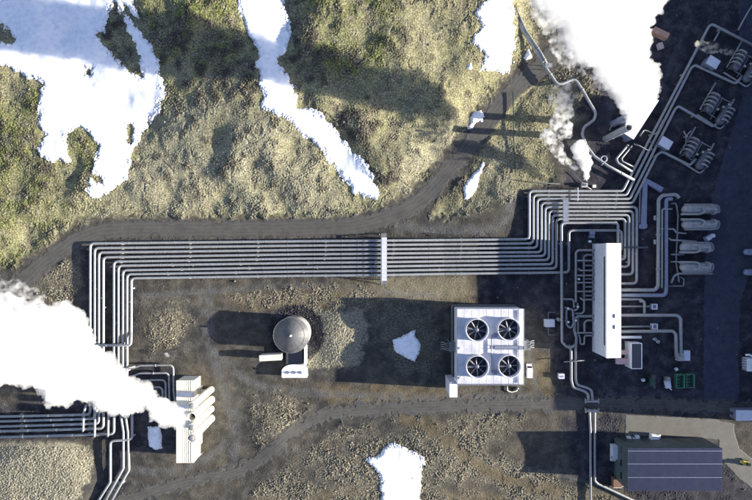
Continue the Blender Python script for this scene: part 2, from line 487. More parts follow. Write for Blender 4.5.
def ground_material():
    m, nt, out = nmat('ground_cover')
    N = nt.nodes.new; L = nt.links.new
    b = N('ShaderNodeBsdfPrincipled'); b.inputs['Roughness'].default_value = .95; b.inputs['Specular IOR Level'].default_value = .15
    tc = N('ShaderNodeTexCoord')
    at = N('ShaderNodeAttribute'); at.attribute_name = 'cover'
    at2 = N('ShaderNodeAttribute'); at2.attribute_name = 'wear'
    sp = N('ShaderNodeSeparateColor'); L(at.outputs['Color'], sp.inputs[0])
    sp2 = N('ShaderNodeSeparateColor'); L(at2.outputs['Color'], sp2.inputs[0])
    def noise(s, det=5, rg=.6):
        n = N('ShaderNodeTexNoise'); n.inputs['Scale'].default_value = s; n.inputs['Detail'].default_value = det; n.inputs['Roughness'].default_value = rg
        L(tc.outputs['Object'], n.inputs['Vector']); return n.outputs['Fac']
    def ramp(fac, stops):
        r = N('ShaderNodeValToRGB'); L(fac, r.inputs[0])
        el = r.color_ramp.elements
        while len(el) < len(stops): el.new(.5)
        for e, (p, c) in zip(el, stops): e.position = p; e.color = (*c, 1)
        return r.outputs[0]
    def mix(f, a, b_, mode='MIX'):
        x = N('ShaderNodeMix'); x.data_type = 'RGBA'; x.blend_type = mode
        if isinstance(f, (int, float)): x.inputs['Factor'].default_value = f
        else: L(f, x.inputs['Factor'])
        L(a, x.inputs['A']); L(b_, x.inputs['B']); return x.outputs['Result']
    nA = noise(.035, 8, .65); nB = noise(.22, 6); nC = noise(1.7, 4); nD = noise(4.5, 3)
    gravel = ramp(nB, [(.32, (.026, .025, .023)), (.5, (.070, .065, .056)), (.68, (.160, .146, .116))])
    gr2 = ramp(nA, [(.40, (.036, .037, .040)), (.6, (.095, .082, .060))])
    gravel = mix(.5, gravel, gr2)
    moss = ramp(nC, [(.36, (.105, .092, .050)), (.5, (.240, .222, .125)), (.64, (.43, .405, .26))])
    moss2 = ramp(nA, [(.36, (.19, .175, .125)), (.5, (.21, .208, .105)), (.64, (.18, .175, .09))])
    moss = mix(.4, moss, moss2)
    olive = ramp(nC, [(.36, (.045, .048, .018)), (.5, (.125, .135, .048)), (.66, (.27, .28, .10))])
    beige = ramp(nC, [(.34, (.150, .138, .092)), (.5, (.260, .245, .165)), (.68, (.40, .38, .27))])
    rock_shade = ramp(nC, [(.34, (.030, .026, .022)), (.5, (.070, .062, .048)), (.68, (.15, .135, .10))])
    at3 = N('ShaderNodeAttribute'); at3.attribute_name = 'tone'
    sp3 = N('ShaderNodeSeparateColor'); L(at3.outputs['Color'], sp3.inputs[0])
    moss = mix(sp3.outputs[0], moss, olive); moss = mix(sp3.outputs[1], moss, beige); moss = mix(sp3.outputs[2], moss, rock_shade)
    bare = ramp(nB, [(.45, (0, 0, 0)), (.66, (1, 1, 1))])
    brown_ = ramp(nC, [(.34, (.050, .042, .030)), (.5, (.145, .128, .090)), (.66, (.38, .345, .26))])
    tan_ = ramp(nC, [(.34, (.14, .125, .085)), (.5, (.25, .23, .165)), (.66, (.40, .37, .27))])
    lava_shade = ramp(nB, [(.3, (.018, .018, .024)), (.5, (.036, .035, .044)), (.7, (.082, .077, .082))])  # dark gravel tone with the navy of the shade mixed in
    trk = ramp(nC, [(.3, (.085, .088, .093)), (.7, (.140, .138, .132))])
    brn = ramp(nB, [(.3, (.070, .056, .034)), (.7, (.175, .140, .085))])
    gravel = mix(sp2.outputs[2], gravel, brn)
    gravel = mix(sp2.outputs[1], gravel, trk)
    c = mix(sp.outputs[0], gravel, moss)
    mul = N('ShaderNodeMath'); mul.operation = 'MULTIPLY'; L(bare, mul.inputs[0]); L(sp2.outputs[0], mul.inputs[1])
    c = mix(mul.outputs[0], c, brown_)
    c = mix(sp.outputs[1], c, brown_)
    c = mix(sp.outputs[2], c, tan_)
    lava_shade = mix(at3.outputs['Alpha'], lava_shade, ramp(nC, [(.3, (.050, .052, .068)), (.7, (.095, .095, .115))]))
    c = mix(at.outputs['Alpha'], c, lava_shade)
    sk = ramp(nD, [(.36, (.42, .42, .42)), (.64, (1.5, 1.5, 1.5))])
    c = mix(1.0, c, sk, 'MULTIPLY')
    L(c, b.inputs['Base Color'])
    bp = N('ShaderNodeBump'); bp.inputs['Strength'].default_value = .6; bp.inputs['Distance'].default_value = .08
    L(noise(3.2, 5, .7), bp.inputs['Height']); L(bp.outputs['Normal'], b.inputs['Normal'])
    L(b.outputs[0], out.inputs['Surface'])
    return m

TR = np.zeros(X.shape)
for ln, wd in ((curve([(205, 300), (212, 350), (228, 400), (236, 440), (226, 480)]), 9), (curve([(140, 296), (200, 292), (300, 286), (380, 292), (440, 296)]), 5),
               (curve([(212, 350), (250, 382), (300, 392), (380, 396), (450, 398), (540, 396)]), 6), (curve([(210, 300), (208, 250), (230, 240)]), 4),
               (curve([(530, 345), (534, 380), (540, 400)]), 5), (curve([(398, 225), (440, 230), (500, 225), (512, 185)]), 8), (curve([(130, 470), (180, 470), (230, 440), (240, 400)]), 6),
               (curve([(455, 428), (470, 440), (482, 460), (560, 475), (620, 492)]), 2.5)):
    dd = ldist(U, V, ln) + n8 * .6
    TR = np.maximum(TR, sstep(wd, wd * .3, dd) * (.45 + .55 * np.cos(dd * 2.2) ** 2) * np.clip(.7 + n8 * .3, 0, 1))
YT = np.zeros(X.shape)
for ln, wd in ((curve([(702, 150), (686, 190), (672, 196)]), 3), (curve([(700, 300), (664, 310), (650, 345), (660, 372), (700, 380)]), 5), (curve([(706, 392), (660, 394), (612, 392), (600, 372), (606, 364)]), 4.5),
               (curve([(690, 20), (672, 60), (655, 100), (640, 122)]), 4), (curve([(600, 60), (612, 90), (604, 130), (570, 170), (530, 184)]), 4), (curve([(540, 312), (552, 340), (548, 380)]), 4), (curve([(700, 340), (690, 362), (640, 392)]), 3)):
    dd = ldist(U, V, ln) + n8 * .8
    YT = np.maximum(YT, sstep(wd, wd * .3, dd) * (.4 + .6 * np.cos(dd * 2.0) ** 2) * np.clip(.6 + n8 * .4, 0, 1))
TR *= (1 - grass) * (1 - brown * .6)
BR = band * .8
for poly in ([(225, 292), (380, 284), (380, 308), (320, 312), (235, 308)], [(388, 282), (470, 278), (478, 306), (400, 303)], [(320, 385), (450, 386), (450, 402), (330, 404)], [(527, 352), (552, 354), (552, 395), (527, 395)], [(255, 490), (620, 492), (620, 520), (250, 520)]):  # browner ground; patch right of the tower paints in the sunlit gap
    BR = np.maximum(BR, pm(poly, 6, 1.4) * .8)
w2 = 3.0
T_ol = np.maximum.reduce([pm(q, 12, w2) for q in ([(-60, 60), (45, 88), (40, 160), (80, 150), (60, 215), (20, 262), (-60, 280)], [(140, -40), (235, -40), (250, 60), (180, 90), (150, 60)], [(300, -40), (400, -40), (392, 60), (350, 90), (310, 70)], [(60, 128), (110, 128), (110, 175), (70, 170)])]) * np.clip(.75 + .3 * n25, 0, 1)
T_be = np.maximum.reduce([pm(q, 10, w2) for q in ([(100, 216), (120, 190), (150, 120), (200, 95), (262, 104), (310, 140), (350, 200), (340, 217)], [(400, 130), (460, 120), (430, 190), (390, 205)], [(480, 150), (520, 130), (512, 200), (455, 214), (490, 190)])]) * np.clip(.85 + .25 * n25, 0, 1)
T_rk_shade = np.maximum.reduce([pm(q, 7, 2.2) for q in ([(100, -10), (125, -5), (150, 80), (130, 80), (98, 40)], [(160, 20), (255, 20), (262, 108), (190, 90), (160, 60)], [(285, 20), (330, 10), (322, 70), (300, 108), (285, 60)], [(310, 112), (350, 100), (400, 150), (398, 200), (378, 190), (340, 130)], [(20, 130), (44, 125), (60, 165), (50, 195), (30, 170)], [(455, 150), (480, 140), (470, 190), (450, 200)])]) * np.clip(.55 + .4 * n8 + .2 * n25, 0, 1)  # dark rock; some patches paint in the cloud shadow and shaded slopes
T_rk_shade = np.maximum(T_rk_shade, np.clip(gully * 1.8, 0, .6))  # gully lines darkened in the colour as well
T_rk_shade = np.maximum(T_rk_shade, sstep(1.0, 1.9, n8 + .5 * n25) * .7 * grass)
ground = grid_mesh('ground', Zt, m=ground_material(), attrs=(('cover', (grass, brown, tan, lava)), ('tone', (T_ol, T_be, T_rk_shade, YT * .8)), ('wear', (grass * .8, TR, BR, near))))
tag(ground, kind='structure')

def drape(name, sd, m, lift=.06, depth=.22, k=.12, margin=2.5, base=None, attrs=(), lift_full=None):
    """sheet laid on the ground inside sd>0; its rim dips under the ground"""
    keep = sd > -margin
    r = np.where(keep.any(1))[0]; c = np.where(keep.any(0))[0]
    rs = slice(max(r[0] - 1, 0), r[-1] + 2); cs_ = slice(max(c[0] - 1, 0), c[-1] + 2)
    Zs = (Zt if base is None else base)[rs, cs_]
    z = Zs + np.clip(sd[rs, cs_] * k, -depth, lift)
    return grid_mesh(name, z, rs, cs_, keep[rs, cs_], m, [(a, [q[rs, cs_] for q in ch]) for a, ch in attrs])

def road_material(name, c0, c1, c2, track=True, bump=.3):
    m, nt, out = nmat(name)
    N = nt.nodes.new; L = nt.links.new
    b = N('ShaderNodeBsdfPrincipled'); b.inputs['Roughness'].default_value = .9; b.inputs['Specular IOR Level'].default_value = .2
    tc = N('ShaderNodeTexCoord')
    n = N('ShaderNodeTexNoise'); n.inputs['Scale'].default_value = .25; n.inputs['Detail'].default_value = 10; n.inputs['Roughness'].default_value = .8
    L(tc.outputs['Object'], n.inputs['Vector'])
    r = N('ShaderNodeValToRGB'); L(n.outputs['Fac'], r.inputs[0])
    r.color_ramp.elements[0].position = .3; r.color_ramp.elements[0].color = (*c0, 1)
    r.color_ramp.elements[1].position = .7; r.color_ramp.elements[1].color = (*c1, 1)
    last = r.outputs[0]
    if track:
        at = N('ShaderNodeAttribute'); at.attribute_name = 'track'
        sp = N('ShaderNodeSeparateColor'); L(at.outputs['Color'], sp.inputs[0])
        x = N('ShaderNodeMix'); x.data_type = 'RGBA'; L(sp.outputs[0], x.inputs['Factor']); L(last, x.inputs['A']); x.inputs['B'].default_value = (*c2, 1)
        last = x.outputs['Result']
    L(last, b.inputs['Base Color'])
    n2 = N('ShaderNodeTexNoise'); n2.inputs['Scale'].default_value = 4; n2.inputs['Detail'].default_value = 5
    L(tc.outputs['Object'], n2.inputs['Vector'])
    bp = N('ShaderNodeBump'); bp.inputs['Strength'].default_value = bump; bp.inputs['Distance'].default_value = .06
    L(n2.outputs['Fac'], bp.inputs['Height']); L(bp.outputs['Normal'], b.inputs['Normal'])
    L(b.outputs[0], out.inputs['Surface'])
    return m
dirt_road = road_material('gravel_road_surface', (.050, .049, .048), (.098, .094, .086), (.135, .128, .114))
def tracks(d, offs, wd): 
    t = sum(np.exp(-((d - o) / wd) ** 2) for o in offs)
    return np.clip(t * (.6 + .35 * n8 * .5 + n3 * .12), 0, 1) 
Zroad = Zb - .0
sdm = 9.0 - dmain + wob * 1.0
rd = drape('road', np.where((U < 556), sdm, -9), dirt_road, .07, .3, .1, 3, attrs=(('track', (tracks(dmain, (1.9, 5.4), .9) * .45,)),))
tag(rd, kind='structure')
sdl = 6.6 - dlow + wob * 1.5
rd2 = drape('dirt_road', np.where((U > 90), sdl, -9), dirt_road, .07, .3, .1, 3, attrs=(('track', (tracks(dlow, (1.6, 4.4), .8) * .5,)),))
tag(rd2, kind='structure')
dirt_road2 = None
conc = road_material('concrete_yard_surface', (.115, .110, .098), (.17, .162, .142), (.2, .2, .2), False, .15)
tag(drape('concrete_yard', sdist(U, V, concpoly) + wob * .15, conc, .09, .3, .25, 3), kind='structure')
asphm = road_material('asphalt_surface', (.028, .030, .046), (.068, .072, .098), (.09, .09, .1), False, .15)  # asphalt colour carries some of the shade's navy
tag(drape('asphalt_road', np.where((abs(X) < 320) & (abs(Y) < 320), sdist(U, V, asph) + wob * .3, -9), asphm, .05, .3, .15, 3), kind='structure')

# ---- snow
def snow_material():
    m, nt, out = nmat('old_snow')
    N = nt.nodes.new; L = nt.links.new
    b = N('ShaderNodeBsdfPrincipled'); b.inputs['Roughness'].default_value = .7
    b.inputs['Base Color'].default_value = (.88, .89, .90, 1)
    tc = N('ShaderNodeTexCoord')
    n = N('ShaderNodeTexNoise'); n.inputs['Scale'].default_value = .6; n.inputs['Detail'].default_value = 7
    L(tc.outputs['Object'], n.inputs['Vector'])
    r = N('ShaderNodeValToRGB'); L(n.outputs['Fac'], r.inputs[0])
    r.color_ramp.elements[0].position = .3; r.color_ramp.elements[0].color = (.74, .75, .78, 1)
    r.color_ramp.elements[1].position = .55; r.color_ramp.elements[1].color = (.90, .90, .90, 1)
    at = N('ShaderNodeAttribute'); at.attribute_name = 'rim'; sp = N('ShaderNodeSeparateColor'); L(at.outputs['Color'], sp.inputs[0])
    n2 = N('ShaderNodeTexNoise'); n2.inputs['Scale'].default_value = 1.1; n2.inputs['Detail'].default_value = 8; n2.inputs['Roughness'].default_value = .75
    L(tc.outputs['Object'], n2.inputs['Vector'])
    ad = N('ShaderNodeMath'); ad.operation = 'MULTIPLY_ADD'; L(sp.outputs[0], ad.inputs[0]); ad.inputs[1].default_value = .24; L(n2.outputs['Fac'], ad.inputs[2])
    mr = N('ShaderNodeMapRange'); mr.inputs['From Min'].default_value = .66; mr.inputs['From Max'].default_value = .80; mr.inputs['To Max'].default_value = .75; L(ad.outputs[0], mr.inputs['Value'])
    dx = N('ShaderNodeMix'); dx.data_type = 'RGBA'; L(mr.outputs[0], dx.inputs['Factor']); L(r.outputs[0], dx.inputs['A']); dx.inputs['B'].default_value = (.42, .38, .30, 1)
    L(dx.outputs['Result'], b.inputs['Base Color'])
    bp = N('ShaderNodeBump'); bp.inputs['Strength'].default_value = .25; bp.inputs['Distance'].default_value = .15
    L(n.outputs['Fac'], bp.inputs['Height']); L(bp.outputs['Normal'], b.inputs['Normal'])
    L(b.outputs[0], out.inputs['Surface'])
    return m
SNOW = snow_material()
snowbase = Zb + near * n8 * .05 + near * n25 * .45 * grass * (1 - roadm)
def snow(poly, label, holes=(), k=.11, jit=1.0, group=None):
    s = sdist(U, V, poly)
    for hpoly in holes: s = np.minimum(s, -sdist(U, V, hpoly))
    s = s + wob * .9 * jit + n12 * .5 * min(1, jit + .3)
    o = drape('snow_patch', s, SNOW, .5, .6, k * 1.5, 5, base=snowbase, attrs=(('rim', (np.clip(1 - s / 5, 0, 1),)),))
    return tag(o, label, 'snow patch', group)
snow([(-60, -60), (118, -60), (118, -2), (122, 3), (130, 18), (146, 38), (154, 46), (157, 58), (161, 78), (166, 96), (158, 110), (146, 124), (138, 140), (130, 160), (127, 178), (112, 190), (101, 200), (89, 197), (90, 182), (92, 176), (97, 164), (95, 148), (80, 130), (68, 133), (66, 152), (69, 160), (52, 163), (42, 156), (38, 148), (44, 135), (38, 124), (40, 100), (45, 83), (24, 76), (0, 65), (-60, 55)],
     'broad white snowfield with a dark rock spine, filling the upper left hillside',
     holes=([(115, 1), (122, 12), (127, 28), (135, 45), (139, 62), (143, 77), (134, 74), (120, 62), (108, 50), (99, 36), (104, 30), (109, 14)],
            [(-20, 18), (2, 25), (13, 38), (8, 42), (-20, 40)], [(85, 67), (91, 70), (90, 75), (86, 73)],
            [(70, 131), (79, 128), (92, 136), (97, 146), (94, 158), (92, 172), (104, 180), (104, 185), (96, 182), (84, 172), (76, 165), (66, 150)],
            [(126, 128), (132, 124), (134, 132), (131, 144), (126, 142)]))
snow([(118, -60), (150, -60), (133, 3), (139, 18), (134, 16), (126, 6), (116, -2)], 'thin snow strip at the top edge beside the dark rock spine', k=.12, jit=.4)
snow([(230, -60), (238, 0), (240, 16), (247, 32), (254, 42), (258, 50), (256, 66), (260, 84), (263, 96), (260, 107), (276, 113), (290, 122), (302, 134), (318, 146), (332, 164), (342, 178), (352, 190), (364, 198), (374, 199), (381, 196), (374, 178), (362, 160), (350, 146), (338, 134), (328, 120), (318, 112), (306, 108), (297, 108), (295, 92), (291, 80), (284, 70), (276, 64), (277, 58), (286, 50), (291, 36), (290, 20), (284, 6), (280, -60)],
     'long curving tongue of snow running down the gully from the top edge', k=.1)
snow([(487, -60), (488, 0), (474, 12), (480, 26), (473, 42), (484, 54), (480, 71), (509, 73), (514, 50), (516, 30), (512, 10), (510, -60)], 'solid white snow block left of the road and pipeline at the top', k=.15)
snow([(472, 69), (471, 63), (466, 67), (462, 66), (470, 70)], 'thin white snow fleck touching the moss below the tall snow block', jit=.3, k=.15)
snow([(470, 118), (474, 112), (481, 110), (485, 116), (482, 122), (476, 122), (473, 128), (468, 130), (467, 127), (471, 123)], 'small snow scrap on the road shoulder at a bend', jit=.3, k=.15)
snow([(523, 58), (528, 48), (532, 58), (526, 60)], 'small snow triangle squeezed between road and sloping pipeline', jit=.2, k=.15)
snow([(481, 166), (484, 162), (481, 172), (479, 180), (477, 190), (472, 196), (465, 199), (464, 190), (467, 180), (474, 173), (478, 170)], 'leaf-shaped snow patch right of the gravel road bend', jit=.4, k=.15)
snow([(391, 340), (400, 337), (407, 334), (415, 330), (416, 337), (420, 344), (419, 354), (415, 362), (407, 358), (397, 352)], 'shaded diamond of snow left of the fan building', jit=.3, k=.18)
snow([(363, 460), (374, 457), (392, 443), (408, 449), (421, 456), (424, 462), (421, 482), (420, 500), (416, 560), (384, 560), (382, 500), (379, 476), (372, 468)], 'bright snow patch with a torn left edge at the bottom', k=.15, jit=.8)
snow([(148, 427), (161, 426), (162, 448), (156, 450), (149, 446)], 'small pale snow rectangle in shade left of the stack building', jit=.2, k=.2)

# loose stones (far too many to count)
def stones():
    n = 26000
    px_ = rng.uniform(-10, 762, n); py_ = rng.uniform(-8, 508, n)
    xi = np.clip(((px_ - 376) * S - XS[0]), 0, None)
    ix = np.searchsorted(XS, (px_ - 376) * S); iy = np.searchsorted(YS, (250 - py_) * S)
    dens = (.35 * grass + .9 * brown + .55 * tan + .14 * lava + .9 * ringm + .06)[iy, ix] * (1 - roadm[iy, ix])
    k = rng.uniform(0, 1, n) < dens
    ix = ix[k]; iy = iy[k]; n = len(ix)
    r = .10 + .13 * rng.uniform(0, 1, n) ** 2 + (rng.uniform(0, 1, n) < .03) * .3
    base = np.array([(1, 0, 0), (0, 1, 0), (-1, 0, 0), (0, -1, 0), (0, 0, .8), (0, 0, -.6)], float)
    ctr = np.stack([XS[ix], YS[iy], Zt[iy, ix] + r * .25], -1)
    an = rng.uniform(0, 6.28, n); ca, sa = np.cos(an), np.sin(an)
    v = base[None] * rng.uniform(.65, 1.3, (n, 6, 1)) * r[:, None, None]
    v = np.stack([v[..., 0] * ca[:, None] - v[..., 1] * sa[:, None], v[..., 0] * sa[:, None] + v[..., 1] * ca[:, None], v[..., 2]], -1) + ctr[:, None]
    f0 = np.array([(0, 1, 4), (1, 2, 4), (2, 3, 4), (3, 0, 4), (1, 0, 5), (2, 1, 5), (3, 2, 5), (0, 3, 5)])
    f = (f0[None] + 6 * np.arange(n)[:, None, None]).reshape(-1, 3)
    me = bpy.data.meshes.new('loose_stones'); v = v.reshape(-1, 3)
    me.vertices.add(len(v)); me.vertices.foreach_set('co', v.reshape(-1).astype(np.float32))
    me.loops.add(f.size); me.loops.foreach_set('vertex_index', f.reshape(-1).astype(np.int32))
    me.polygons.add(len(f)); me.polygons.foreach_set('loop_start', (np.arange(len(f)) * 3).astype(np.int32)); me.update(calc_edges=True)
    me.materials.append(M['rock']); o = bpy.data.objects.new('loose_stones', me); COL.objects.link(o)
    tag(o, 'loose lava stones strewn over the moss and gravel', 'stones', kind='stuff')
stones()
# ------------------------------------------------------------------ steam
def steam_material(name, dens, col=(1, 1, 1), aniso=.2, noisy=None):
    m, nt, out = nmat(name)
    N = nt.nodes.new; L = nt.links.new
    v = N('ShaderNodeVolumePrincipled')
    v.inputs['Color'].default_value = (*[c_ * .965 for c_ in col], 1); v.inputs['Density'].default_value = dens
    v.inputs['Anisotropy'].default_value = aniso
    if noisy:
        tc = N('ShaderNodeTexCoord'); n = N('ShaderNodeTexNoise'); n.inputs['Scale'].default_value = noisy; n.inputs['Detail'].default_value = 4
        L(tc.outputs['Object'], n.inputs['Vector'])
        r = N('ShaderNodeMapRange'); r.inputs['From Min'].default_value = .46; r.inputs['From Max'].default_value = .72
        r.inputs['To Max'].default_value = dens * 2
        L(n.outputs['Fac'], r.inputs['Value']); L(r.outputs[0], v.inputs['Density'])
    L(v.outputs[0], out.inputs['Volume'])
    return m
STEAM = steam_material('steam', .24, aniso=.0)
WISP = steam_material('thin_steam', .3, noisy=.45)

def ico(sub=2):
    t = (1 + 5 ** .5) / 2
    v = [(-1, t, 0), (1, t, 0), (-1, -t, 0), (1, -t, 0), (0, -1, t), (0, 1, t), (0, -1, -t), (0, 1, -t), (t, 0, -1), (t, 0, 1), (-t, 0, -1), (-t, 0, 1)]
    f = [(0, 11, 5), (0, 5, 1), (0, 1, 7), (0, 7, 10), (0, 10, 11), (1, 5, 9), (5, 11, 4), (11, 10, 2), (10, 7, 6), (7, 1, 8), (3, 9, 4), (3, 4, 2), (3, 2, 6), (3, 6, 8), (3, 8, 9), (4, 9, 5), (2, 4, 11), (6, 2, 10), (8, 6, 7), (9, 8, 1)]
    v = [np.array(p) / np.linalg.norm(p) for p in v]
    for _ in range(sub):
        mid = {}; nf = []
        def mp(a, b):
            k = (min(a, b), max(a, b))
            if k not in mid:
                q = v[a] + v[b]; v.append(q / np.linalg.norm(q)); mid[k] = len(v) - 1
            return mid[k]
        for a, b, c in f:
            x, y, z = mp(a, b), mp(b, c), mp(c, a)
            nf += [(a, x, z), (b, y, x), (c, z, y), (x, y, z)]
        f = nf
    return np.array(v), f
IV, IF = ico(2)

def plume(poly, zfun, n, label, voxel=.55, rmax=22, m=None, disp=1.6, name='steam_plume', seed=1, cat='steam plume', rmin=1.2, zsp=.15, fine=.5, flat=.6):
    r_ = np.random.default_rng(seed)
    px = np.array(poly, float); lo, hi = px.min(0), px.max(0)
    mb = MB(); cnt = 0; c = []
    while cnt < n:
        p = r_.uniform(lo, hi, (400, 2)); d = sdist(p[:, 0], p[:, 1], poly)
        for q, dd in zip(p, d):
            if dd < rmin or cnt >= n: continue
            c.append((q[0], q[1], min(dd, rmax))); cnt += 1
    for x, y, r in c:
        z = zfun(x, y); k = S * (H - z) / H
        R = r * k * 1.02
        z += r_.normal() * zsp * max(0, (rmax * .55 - r)) * S
        mb.add(IV * R * np.array((1, 1, flat)) + np.array(P(x, y, z)), IF, True)
    o = mb.build(name, m or STEAM)
    rm = o.modifiers.new('remesh', 'REMESH'); rm.mode = 'VOXEL'; rm.voxel_size = voxel; rm.use_smooth_shade = True
    for i, (sz, st) in enumerate(((6.0, disp * 1.2), (2.2, disp * 1.0), (.8, disp * .5))):
        tx = bpy.data.textures.new('billow', 'CLOUDS'); tx.noise_scale = sz; tx.noise_depth = 2
        dm = o.modifiers.new('billow', 'DISPLACE'); dm.texture = tx; dm.texture_coords = 'GLOBAL'; dm.strength = st * 2; dm.mid_level = .5
    return tag(o, label, cat, 'steam clouds over the plant')

def zr(x, y): return 17 + .27 * math.hypot(x - 631, y - 128)
plume([(631, 134), (622, 118), (616, 104), (611, 88), (601, 75), (584, 66), (574, 60), (566, 54), (563, 38), (557, 22), (545, 15), (537, 4), (520, -40), (500, -90), (600, -110), (690, -70), (676, -20), (670, 0), (660, 14), (649, 28), (649, 46), (652, 60), (658, 72), (657, 86), (656, 98), (650, 108), (641, 120), (634, 130)],
      zr, 520, 'huge white steam cloud billowing up from the stack at the upper right', seed=3, rmax=26)
plume([(560, 66), (548, 40), (536, 22), (524, 0), (540, -20), (560, 20), (575, 60), (600, 78), (612, 104), (602, 96), (588, 80)],
      zr, 60, 'thin grey fringe of steam along the left rim of the upper right cloud', rmax=9, voxel=.6, disp=1.4, seed=14, m=WISP, rmin=1)
def zl(x, y): return min(20 + .16 * math.hypot(x - 190, y - 420), 50)
plume([(193, 421), (184, 409), (168, 399), (146, 384), (128, 372), (118, 364), (108, 352), (97, 350), (92, 332), (80, 312), (66, 299), (50, 302), (30, 300), (10, 294), (-60, 280), (-90, 300), (-90, 420), (-40, 400), (0, 384), (20, 386), (34, 384), (44, 396), (50, 406), (66, 404), (82, 402), (92, 408), (104, 414), (118, 412), (120, 420), (132, 412), (146, 412), (152, 422), (170, 430), (184, 430)],
      zl, 420, 'dense white steam cloud drifting off the lower left stack building', seed=5, rmax=26)
def zp(x, y): return 3 + .22 * math.hypot(x - 583, y - 182)
plume([(585, 186), (582, 176), (579, 168), (574, 160), (570, 150), (574, 142), (581, 138), (586, 144), (587, 152), (591, 158), (590, 170), (589, 180)],
      zp, 70, 'small white steam puff rising from a ground vent above the pipe bundle', rmax=5, voxel=.25, disp=.95, seed=6, rmin=.5, flat=.9, m=steam_material('dense_steam', .7))
plume([(580, 172), (572, 169), (562, 164), (557, 158), (560, 152), (556, 144), (546, 142), (541, 136), (542, 129), (549, 127), (556, 134), (560, 146), (566, 156), (574, 163), (580, 167)],
      zp, 60, 'white lobe of steam joined to the left of the small steam puff', rmax=4, voxel=.3, disp=1.0, seed=21, rmin=.4, m=steam_material('broken_steam', .45, noisy=.6))
plume([(579, 172), (568, 168), (558, 158), (548, 150), (538, 140), (541, 130), (550, 128), (560, 138), (564, 150), (572, 160), (580, 166)],
      zp, 70, 'ragged thin steam trailing left of the small white puff', rmax=8, voxel=.4, disp=.8, seed=8, m=WISP, rmin=.8)
plume([(548, 132), (552, 110), (546, 92), (556, 84), (576, 82), (584, 92), (572, 104), (574, 122), (572, 140), (562, 142)],
      zp, 60, 'faint grey wisp of steam under the sloping pipeline elbow', rmax=10, voxel=.5, disp=1, seed=9, m=WISP, rmin=.8)
plume([(735, 46), (733, 56), (720, 54), (712, 54), (702, 50), (693, 46), (697, 39), (704, 42), (716, 44), (724, 48)],
      lambda x, y: 4 + .15 * (735 - x), 60, 'thin yellowish steam wisp beside the lavender hut at the upper right', rmax=5, voxel=.3, disp=.6, seed=10, m=steam_material('yellowish_steam', .3, (1, 1, .86), noisy=.5), rmin=.8)
plume([(-40, 272), (10, 274), (30, 282), (46, 290), (50, 300), (40, 306), (0, 300), (-40, 296)],
      lambda x, y: 40, 40, 'grey thinning steam along the upper rim of the lower left cloud', rmax=9, voxel=.6, disp=1.2, seed=12, m=WISP, rmin=1)
plume([(161, 354), (166, 351), (172, 351), (180, 348), (180, 351), (172, 356), (165, 358)],
      lambda x, y: 3, 20, 'tiny steam puff at a drain above the nested pipe loops', rmax=3, voxel=.25, disp=.3, seed=13, m=steam_material('light_steam', .5, noisy=.7), rmin=.5)
# ------------------------------------------------------------------ pipelines
def gz(px, py):
    return float(bil(Zb_f, np.array([px]), np.array([py]))[0]) if False else 0.0

sleeper_me = {}
def pipe(pts, r, label, group=None, z=1.7, m='clad', fil=None, sleepers=0.0, name='pipeline', flanges=(), cat='pipeline'):
    w_ = [np.array(P(p[0], p[1], p[2] if len(p) > 2 else z)) for p in pts]
    mb = MB(); mb.tube(w_, r, fil=fil, joints=9.0 if r > .3 else 0)
    o = mb.build(name, M[m])
    tag(o, label, cat, group)
    # cladding seams / flanges as raised bands
    L = [np.linalg.norm(b - a) for a, b in zip(w_[:-1], w_[1:])]
    if sleepers:
        acc = sleepers * .5
        for (a, b), l in zip(zip(w_[:-1], w_[1:]), L):
            while acc < l:
                p = a + (b - a) * acc / l; d = (b - a) / l
                if abs(d[2]) < .3:
                    s = MB(); n = np.array((-d[1], d[0], 0)); n /= np.linalg.norm(n)
                    s.bar(p - n * (r * 1.25) - (0, 0, p[2] * .5 + .1), p + n * (r * 1.25) - (0, 0, p[2] * .5 + .1), .5, p[2] - .35)
                    s.bar(p - n * (r * 1.12) - (0, 0, r * .6), p + n * (r * 1.12) - (0, 0, r * .6), .34, r * 1.0)
                    s.build('pipe_support', M['concrete'], o)
                acc += sleepers
            acc -= l
    for fi, t in flanges:
        a, b = w_[fi], w_[fi + 1]; p = a + (b - a) * t; d = (b - a) / np.linalg.norm(b - a)
        MB().tube([p - d * .25, p + d * .25], r * 1.35, fil=0).build('flange', M[m], o)
    return o

ordn = ['first', 'second', 'third', 'fourth', 'fifth', 'sixth', 'seventh', 'eighth', 'ninth']
GB = 'parallel pipelines of the long bundle'
R1 = .50
xl = [90.4, 94.8, 99, 103.4, 114, 118.5, 123, 127.2, 131.4]
yl = [243.4, 248, 252.4, 257.2, 261.5, 265.6, 270.2, 274.2, 278.2]
ym = [240.6, 244.9, 249.2, 253.5, 257.8, 262.1, 266.4, 270.7, 275.0]
yr = [239.2, 243.4, 247.8, 252.2, 256, 260, 264.2, 268.3, 272.4]
xv = [529.2, 533.2, 537.1, 541.2, 545, 548.8, 552.6, 556.4, 568.8]
yt = [191, 195, 198.9, 203, 207, 211.1, 215, 218.8, 230.4]
def maindir(i):
    return [(xl[i], yl[i], 1.8), (300, (ym[i] * .8 + yl[i] * .2), 1.9), (384, ym[i], 3.5), (444, ym[i] * .55 + yr[i] * .45, 1.7), (xv[i], yr[i], 1.8)]
diag_x0 = [620.5, 626.5, 632.0, 637.0]
def dl(i, y): return diag_x0[i] + .54 * (191 - y)
